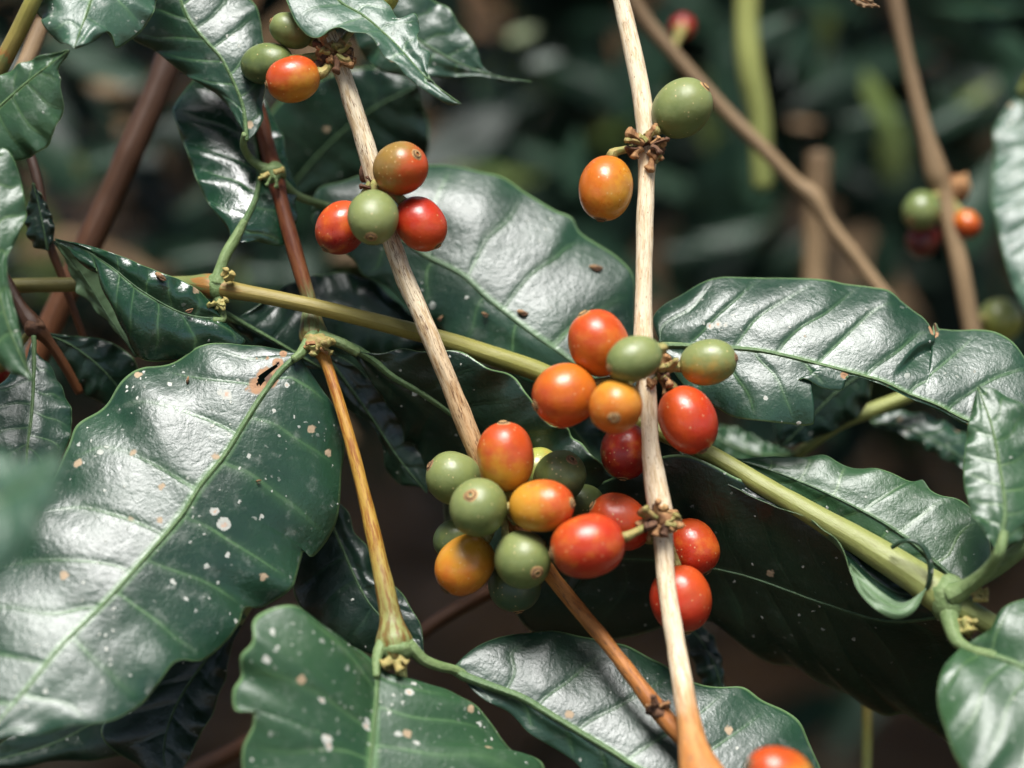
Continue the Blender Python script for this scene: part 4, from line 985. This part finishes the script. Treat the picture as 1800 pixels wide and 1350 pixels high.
s7 = shoot_thing([(1850, 80, 70, 14), (1815, 130, 88, 12), (1795, 165, 92, 10)], 'stem_green', 'hanging leaf with bright ribbed blade behind the tan stem', 99)
leaf(s7, [(1793, 168, 92), (1832, 260, 84), (1850, 400, 72), (1830, 570, 60)],
     [(1790, 168), (1765, 195), (1746, 230), (1749, 268), (1744, 310), (1743, 355), (1754, 402), (1762, 445), (1780, 500), (1803, 548), (1830, 570)],
     [(1800, 168), (1880, 220), (1940, 330), (1930, 480), (1830, 570)],
     lm('leaf_dusty'), kl=(0.1, 0.1, 0.1), kr=0.2, veins=11, slant=0.12, quilt=1.5, rib=(5, 2.5), ribmat=MAT['rib'], seed=100)
s8 = shoot_thing([(470, 1010, 26, 9), (440, 1060, 22, 8), (420, 1095, 18, 7)], 'stem_green', 'hidden shoot with two dark leaves under the largest leaf', 101)
leaf(s8, [(430, 1082, 18), (360, 1162, 18), (305, 1250, 16), (288, 1320, 14), (300, 1395, 12)],
     [(430, 1080), (330, 1120), (240, 1200), (177, 1283), (200, 1320), (240, 1345), (300, 1395)],
     [(432, 1084), (405, 1140), (397, 1187), (380, 1233), (367, 1270), (350, 1293), (340, 1320), (322, 1352), (300, 1395)],
     lm('leaf_shaded'), kl=0.1, kr=-0.2, veins=7, rib=(4, 2), ribmat=MAT['rib_dark'], seed=102)
leaf(s8, [(430, 1085, 22), (250, 1210, 26), (110, 1300, 28), (-40, 1345, 30)],
     [(430, 1083), (250, 1150), (90, 1230), (-40, 1345)], [(430, 1087), (300, 1290), (175, 1335), (90, 1338), (30, 1352), (-40, 1345)],
     lm('leaf_shaded'), kl=0.1, kr=-0.2, veins=7, rib=(4, 2), ribmat=MAT['rib_dark'], seed=103, res=(60, 12))

# ----- stems and leaves farther back
s9 = shoot_thing([(330, 20, 62, 26), (300, 100, 58, 25), (268, 180, 55, 24), (230, 265, 52, 24), (192, 350, 50, 23), (160, 420, 48, 24), (120, 505, 46, 23), (85, 580, 44, 22), (40, 680, 42, 22)], 'stem_brown', 'thick dark red-brown stem slanting down behind the leaves', 110, step=8)
s10 = shoot_thing([(1090, -40, 113, 15.3), (1130, 30, 113, 14.4), (1180, 90, 112, 13.5), (1270, 190, 110, 12.6), (1340, 260, 108, 12.6), (1400, 322, 108, 13.5), (1428, 345, 108, 17.1), (1455, 390, 108, 13.5), (1500, 448, 108, 12.6), (1548, 512, 108, 12.6), (1640, 630, 108, 12.6)], 'stem_tan', 'slanting tan twig without leaves, out of focus behind the cream branch', 111, step=8)
s11 = shoot_thing([(1570, -20, 110, 15.3), (1585, 60, 108, 13.5), (1605, 150, 106, 13.5), (1628, 240, 104, 15.3), (1646, 305, 104, 21.6), (1657, 335, 104, 17.1), (1670, 395, 102, 16.2), (1690, 480, 100, 16.2), (1705, 560, 100, 16.2), (1730, 680, 100, 16.2)], 'stem_tan', 'tan twig with one swollen node and small cherries, out of focus', 112, step=8)
lump('node', s11, 1685, 330, 108, 30, 28, 20, MAT['bract'], 113, .3)
s12 = shoot_thing([(1400, 800, 46, 9), (1475, 745, 44, 12), (1530, 722, 44, 13), (1610, 690, 44, 13), (1700, 650, 44, 13)], 'stem_lime', 'yellow-green twig behind the bitten leaf', 114)
leaf(s12, [(1530, 742, 50), (1590, 752, 48), (1650, 780, 46), (1720, 822, 46)], [(1530, 740), (1580, 722), (1650, 738), (1715, 780), (1720, 822)], [(1530, 744), (1583, 762), (1633, 793), (1693, 822), (1720, 822)], lm('leaf'), kl=0.5, kr=0.2, veins=6, rib=(3, 2), ribmat=MAT['rib_dark'], seed=115, res=(60, 12))
leaf(s12, [(1540, 640, 34), (1470, 690, 36), (1420, 740, 38), (1370, 790, 40)], [(1540, 638), (1460, 640), (1390, 680), (1360, 730), (1370, 790)], [(1540, 642), (1520, 720), (1450, 765), (1370, 790)], lm('leaf_shaded'), kl=0.1, kr=0.1, veins=6, rib=(3, 2), ribmat=MAT['rib_dark'], seed=116, res=(60, 12))
leaf(s12, [(1400, 800, 48), (1340, 800, 56), (1290, 785, 60), (1240, 755, 62)], [(1400, 798), (1340, 775), (1290, 752), (1240, 755)], [(1400, 802), (1330, 825), (1280, 812), (1240, 755)], lm('leaf_young'), kl=0.5, kr=0.3, veins=6, rib=(3, 2), ribmat=MAT['rib'], seed=117, res=(50, 10))
s13 = shoot_thing([(700, 1150, 50, 13), (760, 1098, 48, 13), (860, 1040, 46, 13), (960, 985, 44, 13)], 'stem_brown', 'brown twig slanting up under the lowest green cherries', 118)
s14 = shoot_thing([(1318, -60, 170, 22), (1312, 40, 170, 21), (1318, 120, 170, 22), (1335, 210, 172, 20), (1340, 330, 175, 18)], 'stem_lime', 'blurred yellow-green upright shoot', 119, step=10)
s15 = shoot_thing([(1440, 270, 190, 22), (1435, 360, 190, 22), (1432, 470, 190, 20), (1430, 640, 190, 20)], 'stem_tan', 'blurred upright tan stem crossed by the bare slanting twig', 120, step=10)
s16 = shoot_thing([(1525, 1180, 60, 9), (1524, 1270, 60, 9), (1522, 1400, 60, 9)], 'stem_green', 'thin dark stalk standing over the bare soil', 121)
s17 = shoot_thing([(240, 1420, 70, 16), (350, 1352, 66, 16), (430, 1310, 62, 15), (520, 1240, 60, 14)], 'stem_brown', 'dark brown stem low down beneath the two dark leaves', 122)
s18 = shoot_thing([(1440, -90, 6, 8), (1470, -50, 6, 7), (1488, -15, 6, 5)], 'stem_tan', 'withered tan leaf tip hanging in from above', 124)
leaf(s18, [(1480, -22, 6), (1510, -2, 6), (1547, 13, 6)], [(1480, -24), (1520, -8), (1547, 13)], [(1480, -20), (1505, 9), (1530, 14), (1547, 13)], [MAT['bg_d'], MAT['bg_d']], veins=4, rib=(2, 1), ribmat=MAT['bract'], seed=125, res=(40, 8))
leaf(s16, [(1200, 1090, 30), (1235, 1130, 26), (1260, 1180, 24), (1272, 1240, 24)], [(1200, 1090), (1245, 1110), (1272, 1170), (1272, 1240)], [(1200, 1090), (1215, 1150), (1240, 1210), (1272, 1240)], lm('leaf_shaded'), veins=5, rib=(2, 1), ribmat=MAT['rib_dark'], seed=123, res=(50, 10))

# ------------------------------------------------------------------ cherries
G1, G2, G3 = (0.110, 0.145, 0.042), (0.165, 0.195, 0.066), (0.050, 0.076, 0.028)
YG = (0.28, 0.30, 0.060); YE = (0.46, 0.215, 0.020); OR = (0.45, 0.115, 0.010); RO = (0.41, 0.055, 0.009); RE = (0.37, 0.024, 0.008); DR = (0.20, 0.010, 0.008); BR = (0.22, 0.13, 0.03)
def D(x, y, z=0.0): return RGT * x - UPV * y - FWD * z      # x right, y down, z towards the viewer
N1, N2, N3, N4, N5, N6 = (588, 95, -3), (654, 318, -4), (1138, 258, -5), (1133, 650, -14), (886, 890, -3), (1164, 912, -20)
CH = [
 # x, y, half length, half width, depth, node, c1, c2, direction, bias, navel, label
 (470, 112, 49, 36, 4, N1, G3, G1, D(0, -1), .2, None, 'dark green cherry tucked behind the orange one on the upper cluster'),
 (515, 139, 48, 40, -9, N1, RO, YE, D(.5, .8), -.3, (470, 150, .5), 'orange-red cherry with yellow underside beside the dark green one'),
 (512, 54, 40, 30, 2, N1, G1, G2, D(0, -1), 0, (482, 40, .3), 'green cherry half hidden beneath the drip-tipped leaf'),
 (665, 2, 44, 30, 2, N1, G2, YG, D(0, 1), .3, (690, -20, .3), 'yellowish green cherry poking up behind the drip-tipped leaf'),
 (704, 296, 50, 46, -13, N2, BR, RO, D(.8, .5), -.1, (735, 274, 1), 'olive brown cherry blushing orange above its green neighbour'),
 (656, 382, 51, 45, -17, N2, G1, G2, D(0, .3, 1), .1, (654, 420, 1), 'green cherry with a scuffed tan patch, between two red ones'),
 (600, 400, 50, 42, -7, N2, DR, RO, D(-.2, -.8), .1, (575, 435, .4), 'brownish red cherry behind the scuffed green one'),
 (739, 394, 51, 43, -9, N2, RE, RO, D(0, .8), -.3, (768, 430, .3), 'bright red cherry below the olive brown one'),
 (1199, 190, 57, 50, -7, N3, G1, G2, D(0, -.7), .1, (1238, 155, .75), 'large clean green cherry at the bare upper node'),
 (1065, 331, 58, 48, -9, N3, OR, YE, D(.7, .4), -.1, (1056, 382, .3), 'plain orange cherry hanging from the bare upper node'),
 (1053, 603, 60, 54, -20, N4, RO, OR, D(0, .9), -.2, (1030, 560, .2), 'round orange-red cherry above the trio on the cream branch'),
 (1115, 631, 51, 40, -33, N4, G1, G2, D(0, -.8), 0, (1072, 648, .6), 'green cherry lying across the front of the cream branch'),
 (1245, 637, 51, 40, -15, N4, G2, YE, D(-.3, .9), -.45, (1289, 630, .5), 'small yellow-green cherry set off to one side over the bitten leaf'),
 (993, 695, 58, 55, -22, N4, OR, RO, D(-.5, .6), -.1, (946, 712, .4), 'fat orange cherry against the olive green stem'),
 (1082, 714, 49, 47, -32, N4, OR, YE, D(0, -.4), -.3, (1077, 735, 1), 'orange cherry showing its navel, under the green one'),
 (1209, 738, 62, 51, -17, N4, RO, RE, D(.6, .3), 0, (1232, 788, .3), 'red cherry with freckled lower end beneath the yellow-green one'),
 (1100, 793, 50, 46, -6, N4, DR, RE, D(0, -.4), -.1, (1095, 835, .3), 'dark red shaded cherry behind the cream branch'),
 (889, 803, 62, 51, -17, N5, YE, RO, D(.1, -.9), .15, (885, 748, .3), 'tall orange cherry with red top crowning the big cluster'),
 (797, 840, 49, 46, -9, N5, G2, G1, D(0, .8), 0, (760, 820, .4), 'plain green cherry at the outer edge of the big cluster'),
 (841, 892, 51, 51, -24, N5, G2, G1, D(.4, .7), 0, (828, 868, 1), 'green cherry facing out with tan ring round its navel'),
 (952, 889, 59, 46, -25, N5, YE, RO, D(.8, -.3), -.1, (1001, 884, .6), 'yellow-orange cherry lying sideways with brown navel'),
 (984, 838, 48, 46, -9, N5, G3, G1, D(-.3, -.3), .0, (1003, 809, .8), 'dull dark green cherry behind the sideways orange one'),
 (944, 826, 42, 38, 2, N5, YG, G2, D(0, 1), 0, None, 'sliver of pale green cherry between the tall orange and dull green ones'),
 (1024, 884, 38, 34, 4, N5, G3, G1, D(0, -1), 0, None, 'shaded green cherry mostly hidden above the glossy red ones'),
 (817, 993, 57, 48, -14, N5, YE, OR, D(-.4, .9), -.2, (785, 1032, .3), 'ochre yellow cherry with rusty lower end at the cluster bottom'),
 (919, 984, 53, 50, -22, N5, G2, G1, D(0, .8), 0, (944, 1004, 1), 'green cherry with dark ringed navel beside the glossy red one'),
 (905, 1028, 48, 46, -6, N5, G3, (0.04, 0.075, 0.035), D(0, .8), 0, None, 'blackish green shaded cherry lowest in the big cluster'),
 (800, 948, 40, 36, -2, N5, G3, G1, D(0, -.8), 0, None, 'shaded green cherry squeezed behind the ochre one'),
 (1033, 960, 66, 58, -29, N6, RE, RO, D(-.3, -.2), -.2, (972, 975, .25), 'large glossy red cherry at the lowest node'),
 (1090, 917, 58, 47, -15, N6, RE, RO, D(-.2, -.8), 0, (1045, 890, .2), 'red cherry partly covered by the large glossy one'),
 (1217, 962, 52, 46, -6, N6, RE, RO, D(.2, -.7), -.2, (1240, 1000, .3), 'red cherry behind the cream branch, upper of two'),
 (1197, 1053, 60, 54, -16, N6, RE, RO, D(.2, -.7), -.2, (1205, 1105, .3), 'red cherry behind the cream branch, lower of two'),
]
cc = []
for i, (x, y, a, b, d, nd, c1, c2, dr, bias, nav, lab) in enumerate(CH):
    m = cherry_material('cherry_skin_%d' % i, c1, c2, dr, bias, radius=a * MM, rough=(0.38 if c1 in (G1, G2, G3) else 0.30) + 0.03 * (i % 3),
                        mott=(0.0 if i in (4,) else 0.3 if c1 in (G1, G2, G3) else 0.38), mottc=((0.17, 0.19, 0.05) if c1 in (G1, G2, G3) else (0.30, 0.05, 0.012) if i % 2 else (0.54, 0.18, 0.02)))
    cherry(i, x, y, a, b, d, nd, m, lab, nav)
    cc.append((P(x, y, d), (a + b) / 2 * MM, lab))
front = shoot_thing([(1500, 1500, -70, 16), (1440, 1440, -68, 14), (1380, 1410, -66, 14), (1300, 1420, -64, 14)], 'bark_smooth', 'branch end just under the pinkish orange cherry at the bottom', 130)
m = cherry_material('cherry_skin_f', RO, YE, D(.3, .5), -.1, radius=57 * MM)
cherry(60, 1370, 1362, 62, 50, -62, (1400, 1418, -66), m, 'pinkish orange cherry out of focus over the glossy low leaf', (1325, 1345, .3))
back = [(1620, 370, 36, 34, 98, (1655, 335, 104), G1, G2, 'blurred green cherry on the tan twig'),
        (1622, 422, 32, 30, 104, (1655, 335, 104), DR, (0.10, 0.02, 0.015), 'blurred dark cherry under the blurred green one'),
        (1700, 394, 26, 24, 100, (1668, 345, 104), OR, RO, 'small blurred orange cherry on the tan twig'),
        (1200, 47, 24, 22, 150, (1180, 92, 112), DR, RE, 'tiny blurred red cherry by the bare slanting twig'),
        (1758, 562, 42, 38, 108, (1705, 560, 100), G2, YG, 'blurred yellow-green cherry where the tan twig meets the bitten leaf'),
        (-8, 654, 30, 26, 34, (60, 575, 8), RE, DR, 'red cherry peeping out beside the dull rough leaf')]
for i, (x, y, a, b, d, nd, c1, c2, lab) in enumerate(back):
    m = cherry_material('cherry_skin_b%d' % i, c1, c2, D(0, .8), 0, radius=a * MM)
    cherry(70 + i, x, y, a, b, d, nd, m, lab, res=(24, 14))

# ------------------------------------------------------------------ crumbs of dry debris lying on the leaves
MAT['flake'] = crumb_material('flake_brown', (0.28, 0.16, 0.075), (0.10, 0.055, 0.03))
def flake(x, y, d, L, ang, seed, label):
    t = thing('dry_flake', P(x, y, d), label, 'debris', 'crumbs of dry debris on the leaves')
    a = math.radians(ang); c, s = math.cos(a), -math.sin(a)
    tube('husk', [(x - c * L / 2, y - s * L / 2, d, L * .10), (x - c * L / 6, y - s * L / 6, d - .5, L * .2), (x + c * L / 5, y + s * L / 5, d - .4, L * .16), (x + c * L / 2, y + s * L / 2, d, L * .07)], MAT['flake'], t, seg=9, step=1.6, wob=.3, seed=seed, flat=.6)
    tube('sliver', [(x - c * L * .3, y - s * L * .3 + 3, d - .4, L * .06), (x + c * L * .1, y + s * L * .1 + 5, d - .6, L * .09), (x + c * L * .4, y + s * L * .4 + 2, d - .2, L * .04)], MAT['bract_dark'], t, seg=7, step=1.6, wob=.3, seed=seed + 1)
def surf(x, y):
    """depth in mm of the first surface met at this grid place"""
    dg = bpy.context.evaluated_depsgraph_get()
    p = P(x, y, 0); dv = Vector(p - CAM).normalized()
    ok, loc, *_ = scene.ray_cast(dg, Vector(CAM), dv)
    return (np.dot(np.array(loc) - CAM, FWD) - DIST) * 1000 if ok else 0.0
for i, (x, y, L, ang, lab) in enumerate([
    (1048, 470, 24, -8, 'brown crumb near the upper margin of the broad leaf behind the branches'),
    (919, 549, 20, -15, 'brown crumb lying just beyond the midrib of the broad leaf behind the branches'),
    (853, 552, 13, -20, 'light brown crumb beside the midrib of the broad leaf behind the branches'),
    (774, 559, 12, 40, 'brown crumb on the broad leaf right beside the cracked branch'),
    (330, 668, 13, 80, 'dark speck of debris on the largest leaf, by its burnt hole'),
    (333, 545, 14, 20, 'brown crumb on the dark leaf above the largest leaf'),
    (283, 486, 22, -35, 'tan splinter on the upper margin of the dark curled leaf'),
    (455, 845, 9, 10, 'tiny black-brown crumb among the tan spots of the largest leaf')]):
    flake(x, y, surf(x, y) - 0.6, L, ang, 300 + i, lab)

for i in range(len(cc)):
    for j in range(i):
        dd = np.linalg.norm(cc[i][0] - cc[j][0]); mn = cc[i][1] + cc[j][1]
        if dd < mn * 0.95: print('OVERLAP %.2f' % (dd / mn), '|', cc[i][2], '|', cc[j][2])
